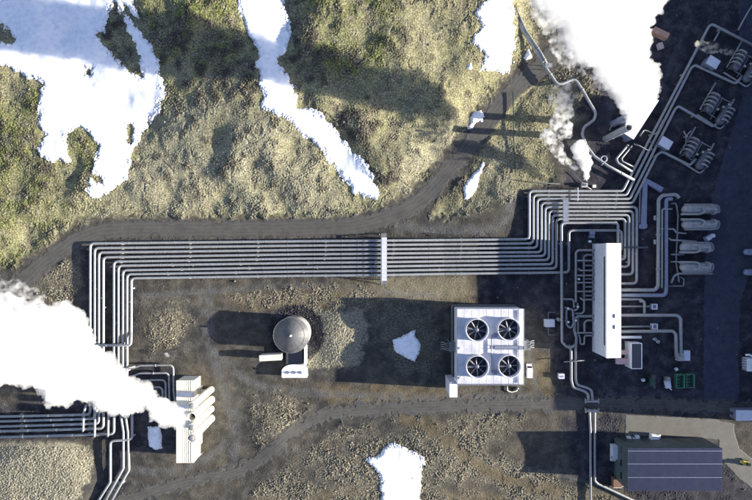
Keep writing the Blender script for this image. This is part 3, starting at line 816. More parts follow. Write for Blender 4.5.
left_tail = [
    [(-14, 417.0), (78, 415), (xl[0] - 8, 414.6), (xl[0] - .4, 411)], [(-14, 421.8), (xl[1] - 2, 418.6), (xl[1], 410)],
    [(-14, 427), (xl[2], 423.6)], [(-14, 431.6), (xl[3], 428.4)], [(-14, 437.6), (xl[4] + 2, 433.6)],
    [(99, 512), (123.5, 468), (123.5, 432), (118.5, 400)], [(105, 512), (129, 470), (128, 432), (123, 400)], [(91, 512), (110.4, 482), (110.4, 441), (132.2, 439.5), (132.2, 402), (127.2, 398)],
]
vert_desc = ['outermost', 'second', 'third', 'fourth', 'fifth', 'sixth', 'seventh', 'eighth', 'innermost']
for i in range(9):
    if i < 5: head = left_tail[i] + ([(xl[i], 400)] if i > 3 else [])
    elif i < 8: head = left_tail[i]
    else: head = [(86, 346), (126, 346), (131.2, 343.5)]
    if i == 0: head = [(-14, 417.0), (xl[0], 414.6)]
    if i == 1: head = [(-14, 421.8), (xl[1], 418.8)]
    if i == 4: head = [(-14, 437.6), (xl[4], 434.0)]
    if i == 8: head = [(86, 345.4, 3.2), (130.9, 345.4, 3.2), (131.2, 338, 3.2), (131.3, 332, 1.8)]
    pts = head + maindir(i) + [(xv[i], yt[i])]
    if i < 4:
        pts += [(dl(i, yt[i]) + 2, yt[i])]
        # climbs the diagonal, then peels off to its own separator group
        if i == 0: pts += [(708.5, 27), (712, 24), (764, 51)]
        if i == 1: pts += [(691, 68), (695, 65), (736, 84), (742, 76)]
        if i == 2: pts += [(674.5, 110), (678, 106), (714, 127), (718, 121)]
        if i == 3: pts += [(656.5, 155), (662, 151.5), (690, 165.5), (696, 159)]
    elif i == 4: pts += [(636.6, yt[4]), (636.6, 283.5), (620, 283.5)]
    elif i == 5: pts += [(632.8, yt[5]), (632.8, 274.3), (620, 274.3)]
    elif i == 6: pts += [(628.9, yt[6]), (628.9, 266.6), (620, 266.6)]
    elif i == 7: pts += [(625.0, yt[7]), (625.0, 259.2), (618, 259.2)]
    elif i == 8: pts += [(621.4, yt[8]), (621.4, 250), (617, 253)]
    end = ['ending nearest the top right corner', 'feeding the middle right separator group', 'feeding the lower separator group', 'ending near the blue-roofed hut',
           'outermost loop right of the hall', 'second loop right of the hall', 'third loop right of the hall', 'innermost loop right of the hall', 'with a square bend above the hall'][i]
    pipe(pts, R1, f'{ordn[i]} pipeline from the top in the long bundle, {end}', GB, fil=1.7, sleepers=27)
# tenth: from the pump skids up and right
pipe([(575, 345), (570, 348), (566, 346), (562, 342), (561.3, 222.8), (618, 222.8), (618, 246)], R1, 'silver pipeline rising straight through the bundle and turning right just below it', 'pipelines around the white hall', fil=1.6, z=2.9, sleepers=30)
# parallel inner loops left of the fan (photo row at 214..222)
# long sloping pipeline from the top edge
pipe([(500, -14), (509, 0), (522, 30), (538, 54), (546, 68), (557, 84), (562, 84), (575, 78.5), (583, 91), (591, 105), (596, 113), (594, 120), (584, 127), (582, 134), (586, 145), (594, 156), (608, 166), (634, 180)],
     .55, 'long single pipeline winding down from the top edge past the steam vent', 'single pipelines across the hillside', z=2.2, fil=2.5, flanges=((3, .6), (4, .4), (7, .9)))
pipe([(504, -14), (512.6, 0), (525, 29), (541, 53), (548, 66)], .45, 'thinner pipe beside the winding pipeline, ending at a valve near the road', 'single pipelines across the hillside', z=2.6, m='clad_dull', flanges=((2, .8), (3, .5)))
v_ = thing('valve_station', 'small valve platform where two sloping pipes meet beside the road', 'valve station', P(546, 68, 0))
a = MB(); a.box(-1.3, 1.3, -.9, .9, 2.9, 3.05)
for sx in (-1.2, 1.2):
    for sy in (-.8, .8): a.box(sx - .06, sx + .06, sy - .06, sy + .06, 0, 2.9)
a.build('platform', M['clad_dull'], v_)
a = MB(); 
for sx in (-1.25, 1.25): a.bar((sx, -.85, 3.9), (sx, .85, 3.9), .06); a.bar((sx, -.85, 3.05), (sx, -.85, 3.9), .06); a.bar((sx, .85, 3.05), (sx, .85, 3.9), .06)
a.build('railing', M['clad'], v_)
MB().ring([(.1, 3.05), (.1, 3.7), (.5, 3.7), (.5, 3.8)], (0.2, 0, 0), 16).build('valve_wheel', M['clad'], v_)

# two pipes from the upper stack building to the bundle
GS = 'pipe pair from the upper stack building'
pipe([(628, 145), (616, 159), (618, 163), (632, 171.5)], .45, 'outer pipe of the pair from the upper stack building to the diagonal rack', GS, z=2, fil=1.2)
pipe([(632, 146), (621.5, 158.5), (622.5, 161.5), (635, 167.5)], .3, 'inner thin pipe of the pair from the upper stack building to the diagonal rack', GS, z=2, fil=1.0)
pipe([(640, 136), (644, 130), (648, 131), (655, 134.5), (658, 131), (663, 120)], .22, 'thin crooked pipe right of the upper stack building', 'thin branch pipes by the upper stack building', z=3.6, fil=.8)
pipe([(634, 144), (640, 146), (647, 150), (652, 149)], .22, 'thin branch pipe below the upper stack building', 'thin branch pipes by the upper stack building', z=3.6, fil=.8)
pipe([(572, 172, .6), (586, 186, .6), (592, 190, .6)], .15, 'thin drain line beside the white steam vent', None, fil=.5)

# tall vertical pair east of the hall and its feeders
GE = 'thick pipelines between the hall and the heat exchangers'
pipe([(618, 290), (655, 290), (658, 286), (658.5, 200), (662, 195.5), (676, 194.5), (679, 198)], .68, 'thick silver pipe nearest the hall side of the heat exchangers', GE, z=2.3, fil=1.6, flanges=((2, .2), (2, .6)))
pipe([(618, 295.2), (664, 295.2), (666, 292), (666, 199), (672, 199)], .72, 'thick bluish pipe running beside the silver one into the hall', GE, z=2.3, m='blue_steel', fil=1.8)
pipe([(662, 288), (662.2, 209), (672, 209)], .28, 'thin pipe squeezed between the two thick vertical pipes', GE, z=2.9, fil=.8)
pipe([(671, 203.8), (676, 203), (678, 215), (676, 262), (679, 282)], .3, 'thin pipe rising along the left ends of the heat exchangers', GE, z=1.4, m='clad_dull', fil=1)
# east side of the hall
GR = 'pipes leaving the right side of the white hall'
pipe([(618, 299.2), (641, 299.2), (644.4, 302), (644.4, 314)], .48, 'hall side pipe bent down to join the long one below', GR, z=1.9, fil=1.2)
pipe([(618, 306.4), (651, 306.4)], .36, 'straight hall side pipe ending at a small square pit', GR, z=1.2)
pipe([(618, 315.2), (677, 315.2), (680.6, 318.5), (680.8, 356)], .62, 'outer long bent pipe from the hall to the concrete block', GR, z=1.9, fil=1.6)
pipe([(618, 326.8), (651, 326.4)], .36, 'lower straight hall side pipe ending at another square pit', GR, z=1.2)
pipe([(618, 331.6), (673, 331), (675.8, 334.5), (676.2, 357)], .62, 'inner long bent pipe from the hall to the concrete block', GR, z=1.9, fil=1.6)
pipe([(618, 337.3), (641, 337.2)], .55, 'short capped white pipe stub beside the hall', GR, z=1.9, m='white')
pipe([(640, 187), (639, 222), (637, 226)], .25, 'thin pipe beside the wide cable duct', None, z=1.2, m='clad_dull')
for k, (x, y, lab) in enumerate([(652.5, 306.3, 'square concrete pit at the end of the upper straight hall pipe'), (652.8, 326, 'square concrete pit at the end of the lower straight hall pipe')]):
    c = P(x, y, 0); t = thing('valve_pit', lab, 'valve pit', (c[0], c[1], 0), 0, 'concrete valve pits right of the hall')
    a = MB()
    for s in ((-1.1, 1.1, -1.1, -.75), (-1.1, 1.1, .75, 1.1), (-1.1, -.75, -.75, .75), (.75, 1.1, -.75, .75)): a.box(*s, 0, 1.7)
    a.build('pit_wall', M['lav'], t); MB().box(-.75, .75, -.75, .75, 0, 1.2).build('cover_plate', M['blue_steel'], t)
t = thing('concrete_block', 'stepped concrete anchor block where two long bent pipes end', 'anchor block', P(681.5, 356, 0))
a = MB(); a.box(-2.6, .0, -1.6, 1.5, 0, 1.9).build('block', M['concrete'], t); MB().box(.0, 2.6, -1.6, 2.4, 0, 1.4).build('side_slab', M['lav'], t)

# comb of pipes on the west side of the hall
GL = 'comb of pipes on the left side of the white hall'
pipe([(575.8, 302), (575.8, 253), (578, 250.2), (600, 250.2)], .42, 'tall header pipe left of the hall, bent right at its top', GL, z=2.4, fil=1.2)
pipe([(584, 308), (583.6, 257), (586, 254.8), (600, 254.8)], .42, 'shorter header pipe left of the hall, inside the tall one', GL, z=1.5, fil=1.2)
for i, (y, x0) in enumerate([(260.6, 577), (265.5, 584), (270.4, 578), (275.4, 577), (278.9, 585), (282.6, 577), (286.8, 585), (291.4, 577), (295.6, 585), (299.6, 580)]):
    z_ = 2.4 if x0 < 582 else 1.5
    o = pipe([(x0, y - (2 if i in (2, 9) else 0)), (x0 + 2, y), (600, y)], .33, f'comb pipe left of hall, {(ordn + ["tenth"])[i]} from the top below the two bent headers', 'thin parallel comb pipes left of the hall', z=z_, fil=.8)
pipe([(562, 299), (566, 299.2), (572.6, 299.2), (573.8, 302), (574, 308)], .38, 'upper hook of pipe at the pump manifold', GL, z=1.8, fil=1)
pipe([(584, 306), (584, 311), (582, 313.5), (574, 313.5)], .38, 'hook bent left below the inner header', GL, z=1.5, fil=1)
pipe([(566.3, 322), (566.3, 309), (572.6, 309.2), (573.6, 324), (570.5, 328.5), (566.8, 325), (566.3, 320)], .4, 'closed ring of pipe at the pump manifold', GL, z=2.0, fil=1.2)
pipe([(577.6, 303), (577.6, 309), (574, 310.5)], .35, 'short bent pipe above the manifold ring', GL, z=2, fil=.8)
pipe([(600, 316.2), (578, 316.2), (575, 318), (574.2, 330), (576.4, 338), (575.6, 348), (575.6, 378), (577, 385), (586, 387.5), (591.5, 390), (592.5, 400)], .5, 'right pipe of the pair heading south from the manifold with an S bend', 'pipe pair south of the hall', z=1.6, fil=1.8)
pipe([(569, 345), (571, 350), (571.2, 380), (573, 387.5), (584, 391), (588, 394), (588.4, 400)], .5, 'left pipe of the pair heading south from the manifold with an S bend', 'pipe pair south of the hall', z=1.6, fil=1.8)
pipe([(577.8, 317), (577.8, 333), (580, 338), (580, 344), (584, 344.5), (584.5, 335.5), (600, 335.5)], .35, 'looped pipe below the hall comb', GL, z=1.2, fil=1)
pipe([(584.5, 333), (584.3, 323), (586.5, 320.4), (600, 320.4)], .4, 'bent pipe into the hall near its lower left part', GL, z=1.5, fil=1.2)
pipe([(576, 332.8), (600, 332.8)], .33, 'straight pipe into the lower left part of the hall', GL, z=1.5)
pipe([(564, 362), (577, 361), (584.5, 360.4)], .22, 'thin cross beam pipe over the southbound pair', None, z=2.6, m='clad_dull')
# south of the road
pipe([(589, 409), (589.5, 414), (590.4, 432), (590.6, 512)], .45, 'left of two pipes running down from the road to the bottom edge', 'pipe pair below the road', z=.9, m='clad', fil=1)
pipe([(594.8, 409), (594.6, 414), (594.8, 481), (598, 484), (630, 499), (662, 514)], .45, 'right of two pipes below the road, bent off to the bottom right', 'pipe pair below the road', z=.9, m='clad', fil=1)
for py_, lab in ((400.5, 'concrete culvert head where the pipe pair dips under the road, upper side'), (410, 'concrete culvert head where the pipe pair comes out below the road')):
    c = P(591.5, py_, 0); t = thing('culvert_head', lab, 'culvert', c, 0, 'culvert heads at the road')
    MB().box(-2.4, 2.4, -.35, .35, 0, 1.5).build('head_wall', M['concrete'], t)
    MB().box(-2.7, -2.4, -.9, .9, 0, 1.0).build('wing_wall', M['concrete'], t); MB().box(2.4, 2.7, -.9, .9, 0, 1.0).build('wing_wall', M['concrete'], t)

# lower left: raised cross-over pipes
for x, y0, y1, lab in ((83.2, 413, 431.5, 'left of three raised pipe arches over the lower left pipe rows'), (94.6, 416, 437, 'middle of three raised pipe arches over the lower left pipe rows'), (108, 412, 436.5, 'right of three raised pipe arches over the lower left pipe rows')):
    pipe([(x + 3, y0 - 8, 4.2), (x + .5, y0, 4.4), (x, y1 - 1, 4.4), (x - .6, y1, .4)], .42, lab, 'raised pipe arches', fil=1.3, m='clad')
# nested loops above the left stack building
for i, (x, y) in enumerate(((173.3, 365.6), (169, 373.4), (165.6, 380.4), (162.6, 387.6))):
    pipe([(118 + i * 3, y + 4 - i * .5, 1.6), (133, y + 2.5, 1.8), (140, y, 2), (x - 2.5, y - .4, 2), (x, y + 2, 2), (x + .4, y + 26 - i * 2, 2), (x + 3, 410 + i * 4, 2), (181, 412 + i * 4, 2)], .36,
         f'bent pipe above the left stack building, {["outermost", "second from the outside", "third from the outside", "innermost"][i]} of four nested loops', 'nested pipe loops', fil=1.8, m='clad_dull', flanges=((2, .5),))
# branch pipes into the bundle uprights at the left
pipe([(135, 366.5), (128, 368), (120, 371), (112, 373)], .3, 'short twisted pipe entering the steam near the nested loops', None, z=2.5)

# ------------------------------------------------------------------ crossings
def stile(cx, y0, y1, wd, zt, lab, group, mdeck='lav'):
    t = thing('pipe_crossing', lab, 'footbridge', P(cx, (y0 + y1) / 2, 0), 0, group)
    ylo = P(cx, y1, zt)[1] - t.location.y; yhi = P(cx, y0, zt)[1] - t.location.y
    xo = P(cx, 0, zt)[0] - t.location.x
    MB().box(xo - wd / 2, xo + wd / 2, ylo, yhi, zt - .15, zt).build('deck', M[mdeck], t)
    for sx in (-1, 1):
        a = MB(); x = xo + sx * (wd / 2 - .06)
        a.bar((x, ylo, zt + 1.05), (x, yhi, zt + 1.05), .07); a.bar((x, ylo, zt + .55), (x, yhi, zt + .55), .05)
        n = int((yhi - ylo) / 1.5) + 1
        for k in range(n + 1): yy = ylo + (yhi - ylo) * k / n; a.bar((x, yy, zt), (x, yy, zt + 1.05), .06)
        a.build('railing', M['clad'], t)
    for s, yy in ((-1, ylo), (1, yhi)):
        a = MB()
        for k in range(6):
            yk = yy + s * (.3 * k + .15)
            a.box(xo - wd / 2 + .1, xo + wd / 2 - .1, yk - .16, yk + .16, zt - .15 - (zt - .2) * (k + 1) / 6.5 - .05, zt - .15 - (zt - .2) * (k + 1) / 6.5)
        a.bar((xo - wd / 2 + .1, yy, zt - .2), (xo - wd / 2 + .1, yy + s * 2, .1), .1); a.bar((xo + wd / 2 - .1, yy, zt - .2), (xo + wd / 2 - .1, yy + s * 2, .1), .1)
        a.build('stairs', M['clad_dull'], t)
    for yy in (ylo + .1, yhi - .1):
        for sx in (-1, 1): MB().box(xo + sx * (wd / 2 - .2) - .1, xo + sx * (wd / 2 - .2) + .1, yy - .1, yy + .1, 0, zt - .15).build('leg', M['clad_dull'], t)
    return t
stile(384, 237.5, 281, 2.3, 5.0, 'grey walkway bridge crossing the whole pipe bundle midway', 'walkways over the pipes')
stile(565.5, 200, 221.5, 2.0, 3.2, 'narrow bluish walkway over the pipes above the square bend', 'walkways over the pipes', 'blue_steel')
t = thing('pipe_rack', 'steel rack beam holding the four pipe loops right of the hall', 'pipe rack', P(632, 247.5, 0))
a = MB(); a.box(-4.2, 5, -.35, .35, 2.35, 2.7).build('beam', M['darksteel'], t)
for x in (-3.9, 4.7): MB().box(x - .15, x + .15, -.15, .15, 0, 2.35).build('post', M['darksteel'], t)
t = thing('ladder_post', 'thin pale post with ladder standing at the top of the pipe bundle', 'ladder', P(575, 195, 0))
MB().box(-.12, .12, -2.6, 2.6, 2.9, 3.1).build('walk_plate', M['lav'], t); MB().box(-.1, .1, 2.3, 2.5, 0, 2.9).build('post', M['lav'], t); MB().box(-.1, .1, -2.5, -2.3, 0, 2.9).build('post', M['lav'], t)
t = thing('marker_posts', 'pair of short dark posts with long shadows above the pipe bundle', 'posts', P(452, 235, 0))
for dx, h in ((0, 3.0), (-1.5, 2.2)): MB().ring([(.12, 0), (.12, h), (.3, h), (.3, h + .3)], (dx, dx * .4, 0), 10).build('post', M['darksteel'], t)

# wide cable duct (bent)
t = thing('cable_duct', 'wide flat bluish duct with a bend and a branch right of the diagonal pipes', 'duct', P(645, 203, 0))
def loc(px, py, z, o): p = P(px, py, z); return (p[0] - o.location.x, p[1] - o.location.y, z)
def slab(poly, z0, z1, o, nm, mt):
    q = [loc(x, y, z1, o)[:2] for x, y in poly][::-1]
    return MB().prism(q, z0, z1).build(nm, M[mt], o)
slab([(643.2, 181), (647.5, 184), (646.6, 224), (640.8, 224)], .3, 1.6, t, 'duct_run', 'blue_steel')
slab([(645.6, 178.2), (648.6, 179.4), (664, 187.6), (661.4, 192.2), (647.6, 183.9), (643.3, 180.9)], .3, 1.65, t, 'duct_branch', 'blue_steel')
slab([(640.0, 224.1), (647.3, 224.1), (647.3, 227.5), (644.6, 228.9), (639.0, 228.2), (639.0, 225)], .2, 1.7, t, 'end_cap', 'blue_steel')

# ------------------------------------------------------------------ cooling tower
def tower():
    h = 12.4
    t = thing('cooling_tower', 'white flat-roofed cooling tower with four round roof fans', 'cooling tower', (*P(490, 346, 12.4)[:2], 0))
    ox, oy = t.location.x, t.location.y
    x0, y1 = P(457, 308.6, h)[:2]; x1, y0 = P(523.6, 384.5, h)[:2]
    x0 -= ox; x1 -= ox; y0 -= oy; y1 -= oy
    MB().box(x0 + .25, x1 - .25, y0 + .25, y1 - .25, 4.2, h - .5).build('wall', M['lav'], t)
    a = MB()   # open louvred air intake on two sides
    for k in range(7):
        z = .8 + k * .5
        a.box(x0 + .1, x1 - .1, y0 + .1, y1 - .1, z, z + .12)
    a.box(x0 + .8, x1 - .8, y0 + .8, y1 - .8, .1, 4.2)
    a.build('louvre', M['darksteel'], t)
    MB().box(x0, x1, y0, y1, h - .5, h).build('roof', M['towerroof'], t)
    a = MB()
    for k in range(1, 9):
        x = x0 + (x1 - x0) * k / 9; a.box(x - .03, x + .03, y0 + .1, y1 - .1, h + .003, h + .03)
    a.build('roof_seam', M['lav'], t)
    # basin kerb
    a = MB(); bx0, by1 = P(451.5, 305, 0)[:2]; bx0 -= ox; by1 -= oy
    a.box(bx0, x1 - 1.5, by1 - .35, by1, 0, .9); a.box(bx0, bx0 + .35, y0, by1 - .35, 0, .9); a.build('basin_kerb', M['concrete'], t)
    a = MB().box(x0 - .1, x1 + .1, y0 - .1, y1 + .1, 0, .6); a.build('basin', M['concrete'], t)
    for fx_, fy_ in ((477.3, 330.4), (509.2, 329.6), (477.6, 367.2), (509.8, 366.6)):
        cx, cy = P(fx_, fy_, h + 2.2)[:2]; cx -= ox; cy -= oy
        R = 4.15
        st = MB().ring([(R + .25, h), (R - .05, h + 1.1), (R + .12, h + 2.2), (R - .12, h + 2.2), (R - .35, h + 1.1), (R - .2, h + .02)], (cx, cy, 0), 48, cap=False).build('fan_stack', M['towerroof'], t)
        MB().ring([(R - .25, h + .01), (R - .25, h + .04)], (cx, cy, 0), 40).build('shaft', M['dark'], st)
        fb = MB()
        for k in range(8):
            a_ = k * math.pi / 4 + fx_; ca, sa = math.cos(a_), math.sin(a_)
            q = []
            for r, wdt, tw in ((.5, .16, .2), (2.0, .24, .12), (3.6, .2, .05)):
                q.append((cx + ca * r - sa * wdt, cy + sa * r + ca * wdt, h + 1.1 + tw)); q.append((cx + ca * r + sa * wdt, cy + sa * r - ca * wdt, h + 1.1 - tw))
            fb.add(q, [(0, 1, 3, 2), (2, 3, 5, 4)])
        fb.build('fan_blades', M['blade'], st)
        MB().ring([(.75, h + .9), (.75, h + 1.35), (.3, h + 1.5)], (cx, cy, 0), 20).build('fan_hub', M['blade'], st)
        MB().box(cx - R + .3, cx + R - .3, cy - .12, cy + .12, h + .5, h + .75).build('motor_beam', M['blade'], st)
    # roof pipework, motors and walkway
    xc, _ = P(491.2, 346, h)[:2]; xc -= ox
    ya = P(0, 335, h)[1] - oy; yb = P(0, 372, h)[1] - oy
    MB().tube([(xc, ya, h + .6), (xc, yb, h + .6)], .22).tube([(xc, ya, h + .6), (xc + 1.8, ya, h + .6)], .2).tube([(xc, yb, h + .6), (xc + 1.6, yb, h + .6)], .2).build('roof_pipe', M['blue_steel'], t)
    for yy in (ya, yb): MB().box(xc + .6, xc + 2.0, yy - .6, yy + .6, h, h + 1.1).build('motor', M['blue_steel'], t)
    yw = P(0, 347.5, h)[1] - oy
    MB().box(xc + 1.2, x1 + .3, yw - .6, yw + .6, h + .35, h + .5).build('walkway', M['blue_steel'], t)
    a = MB()
    for yy in (yw - .6, yw + .6):
        a.bar((xc + 1.2, yy, h + 1.4), (x1 + .3, yy, h + 1.4), .07)
        for k in range(8): x = xc + 1.2 + (x1 - .9 - xc) * k / 7; a.bar((x, yy, h + .5), (x, yy, h + 1.4), .06)
    a.build('walkway_railing', M['clad'], t)
    a = MB()
    for (p, q) in (((x0, y0), (x1, y0)), ((x1, y0), (x1, y1)), ((x1, y1), (x0, y1)), ((x0, y1), (x0, y0))):
        for zz in (h + .55, h + 1.05): a.bar((*p, zz), (*q, zz), .07)
        n = 16
        for k in range(n): a.bar((p[0] + (q[0] - p[0]) * k / n, p[1] + (q[1] - p[1]) * k / n, h), (p[0] + (q[0] - p[0]) * k / n, p[1] + (q[1] - p[1]) * k / n, h + 1.05), .06)
    a.build('roof_railing', M['clad'], t)
    a = MB()
    for k in range(3):
        x = x1 - 2.4 + k * .5; a.tube([(x, y0 + .6, h + .25), (x, y1 - .6, h + .25)], .09, n=8)
    a.build('roof_conduit', M['lav'], t)
    for k in range(5):
        MB().box(x0 + .8, x0 + 1.6, y0 + 2 + k * 5.6, y0 + 2.8 + k * 5.6, h, h + .5).build('hatch', M['lav'], t)
    return t
tower()
t = thing('pump_shed', 'tall narrow white shed at the lower left corner of the fan building', 'shed', (*P(453.5, 390.5, 12)[:2], 0))
MB().box(-1.35, 1.3, -2.4, 2.95, 0, 11.9).build('wall', M['lav'], t); MB().box(-1.5, 1.5, -2.55, 2.55, 11.9, 12.1).build('roof', M['white'], t)
MB().box(-.4, .4, -2.44, -2.4, 0, 2.1).build('door', M['blue_steel'], t)
for (x, y, s, lab) in ((452, 347, -1, 'rack of small pipes and valves on the left side of the fan building'), (526.5, 345.5, 1, 'rack of small pipes and valves on the right side of the fan building')):
    z0 = 7.5 if s < 0 else 8.5
    t = thing('valve_rack', lab, 'valve rack', (*P(x, y, z0)[:2], 0), 0, 'valve racks on the fan building')
    a = MB(); L_ = 3.4 if s < 0 else 2.2
    for k in range(4):
        yy = -1.3 + k * .85
        a.tube([(-s * .8, yy, z0), (s * L_ * (.6 + .15 * (k % 2)), yy, z0), (s * L_ * (.8 + .12 * (k % 2)), yy + .5, z0 - .2), (s * (L_ + .9), yy + .5, z0 - .6)], .13, n=8, fil=.3)
    a.build('pipework', M['clad'], t)
    a = MB().box(-.9, 1.2, -1.8, 1.8, z0 - .5, z0 - .35)
    for sx in (-.8, 1.1):
        for sy in (-1.7, 1.7): a.box(sx - .08, sx + .08, sy - .08, sy + .08, 0, z0 - .5)
    a.build('support_frame', M['clad_dull'], t)
    a = MB()
    for sy in (-1.8, 0, 1.8): a.bar((-.9, sy, z0 - .4), (-.9, sy, z0 + .9), .09); a.bar((1.2, sy, z0 - .4), (1.2, sy, z0 + .9), .09)
    a.bar((-.9, -1.8, z0 + .9), (-.9, 1.8, z0 + .9), .09); a.bar((1.2, -1.8, z0 + .9), (1.2, 1.8, z0 + .9), .09)
    a.build('railing', M['clad'], t)
t = thing('pump_skid', 'small pump with crooked yellowish pipes below the fan building', 'pump', P(511, 389, 0))
MB().tube([(-1.6, 1.2, .5), (-1.6, -.6, .5), (0, -1.1, .5), (2, -.7, .5), (2.6, .4, .5)], .22).build('pipework', M['offwhite'], t)
MB().ring([(.5, 0), (.5, 1.0), (.2, 1.2)], (2.4, .4, 0), 14).build('pump_body', M['clad_dull'], t)

# ------------------------------------------------------------------ white hall
def hall():
    h = 12.3
    t = thing('turbine_hall', 'long narrow white-roofed hall with pipes entering both sides', 'building', (*P(614.5, 300, h)[:2], 0))
    ox, oy = t.location.x, t.location.y
    x0, y1 = P(606.3, 243.2, h)[:2]; x1, y0 = P(621.8, 358, h)[:2]
    x0 -= ox; x1 -= ox; y0 -= oy; y1 -= oy
    MB().box(x0, x1 - .05, y0 + .05, y1 - .05, 0, h - .8).build('wall', M['lav'], t)
    MB().box(x0 - .05, x1, y0, y1, h - .8, h + .35, z1b=h - .55).build('roof', M['white'], t)
    a = MB().box(x0 - .06, x0 - .001, y0 + 4.5, y1 - 5.0, h - 2.0, h - .85); a.build('louvre_strip', M['darksteel'], t)
    for yy in (316, 327): 
        p = loc(614.5, yy, h, t); MB().box(p[0] - .12, p[0] + .12, p[1] - .8, p[1] + .8, h - .6, h + .25).build('roof_vent', M['darksteel'], t)
    a = MB()
    for k in range(1, 24):
        yy = y0 + (y1 - y0) * k / 24; a.box(x0 - .05, x0 - .002, yy - .04, yy + .04, .2, h - 2.1)
    a.build('wall_rib', M['lav'], t)
    MB().box(x0 + 1.5, x0 + 4, y0 - .02, y0 + .04, 0, 3.5).build('door', M['blue_steel'], t)
hall()
t = thing('annex_container', 'dark-roofed container with pale rim standing below the hall stub pipe', 'container', (*P(636.5, 356, 5)[:2], 0))
MB().box(-2.1, 2.1, -5.0, 5.0, 0, 4.9).build('wall', M['lav'], t)
MB().box(-1.95, 1.95, -4.85, 4.85, 4.9, 4.96).build('roof', M['darksteel'], t)
a = MB(); a.box(-2.15, -1.9, -5.05, 5.05, 4.9, 5.15); a.box(1.9, 2.15, -5.05, 5.05, 4.9, 5.15); a.box(-1.9, 1.9, -5.05, -4.8, 4.9, 5.15); a.box(-1.9, 1.9, 4.8, 5.05, 4.9, 5.15); a.build('roof_rim', M['white'], t)
for y, hh, lab, mm in ((352.6, 3.2, 'upper of two pale pink ducts joining the hall and container', 'pink'), (361.5, 3.4, 'lower wide pinkish duct joining the hall and container', 'pink')):
    c = P(625.5, y, hh); t = thing('duct_link', lab, 'duct', (c[0], c[1], 0), 0, 'pink ducts by the hall')
    wd = .8 if y < 355 else 1.1
    MB().box(-3.4, 2.2, -wd, wd, hh - 1.2, hh).build('duct', M[mm], t); MB().box(-2.6, -2.3, -.3, .3, 0, hh - 1.2).build('leg', M['clad_dull'], t); MB().box(1.2, 1.5, -.3, .3, 0, hh - 1.2).build('leg', M['clad_dull'], t)
    for k in range(4): MB().box(-2.7 + k * 1.3, -2.5 + k * 1.3, -wd - .08, wd + .08, hh - 1.2, hh + .08).build('duct_band', M[mm], t)
# pump skid box left of the manifold
t = thing('pump_cabinet', 'pale square cabinet with a wire frame left of the pipe manifold', 'cabinet', P(548, 322.5, 0))
MB().box(-1.7, 1.9, -1.5, 1.5, 0, 2.2).build('cabinet', M['lav'], t)
a = MB(); a.bar((-.2, 4.2, 1), (-.2, 1.5, 1), .15); a.bar((-.2, 4.2, 1), (2.4, 4.2, 1), .15); a.bar((-.2, -1.5, 1), (-.2, -4.8, 1), .15); a.bar((-.2, -4.8, 1), (2.6, -4.8, 1), .15); a.build('frame_tube', M['clad'], t)
MB().ring([(.75, 0), (.75, 1.8), (.3, 2.1)], (3.7, 1.4, 0), 16).build('vessel', M['clad_dull'], t)
t = thing('valve_cluster', 'cluster of valve wheels in the middle of the pipe manifold', 'valves', P(569, 320, 0))
for x, y in ((-1.4, -.4), (1.6, .2), (-1.5, 5.0), (2.4, 5.6), (2.8, 16.5)):
    MB().ring([(.12, 1.5), (.12, 2.9), (.42, 2.9), (.42, 3.0)], (x, y, 0), 14).build('valve_wheel', M['white'], t)
    MB().box(x - .35, x + .35, y - .35, y + .35, 0, 2.2).build('valve_body', M['blue_steel'], t)
t = thing('cabinet', 'small white cabinet on the ground right of the lower fan building side', 'cabinet', P(560.3, 375.4, 0))
MB().box(-1.1, 1.1, -1.0, 1.0, 0, 1.6).build('box', M['lav'], t); MB().box(-.6, .7, -.4, .3, 1.6, 1.68).build('lid', M['blue_steel'], t)
t = thing('junction_box', 'tiny white box on dark ground between pipes and hall', 'box', P(589, 241.5, 0)); MB().box(-.4, .4, -.4, .4, 0, 1).build('box', M['white'], t); MB().box(-.45, .45, -.45, .45, 1, 1.1).build('lid', M['white'], t)
t = thing('expansion_vessel', 'small vessel hanging under the square bend pipe left of the hall', 'vessel', P(590.5, 233, 0))
MB().ring([(.3, .3), (1.1, .8), (1.1, 1.9), (.3, 2.4)], (0, 0, 0), 18).build('vessel', M['blue_steel'], t); MB().box(-1.0, 1.0, -2.0, -.9, 0, 1.6).build('pedestal', M['blue_steel'], t)

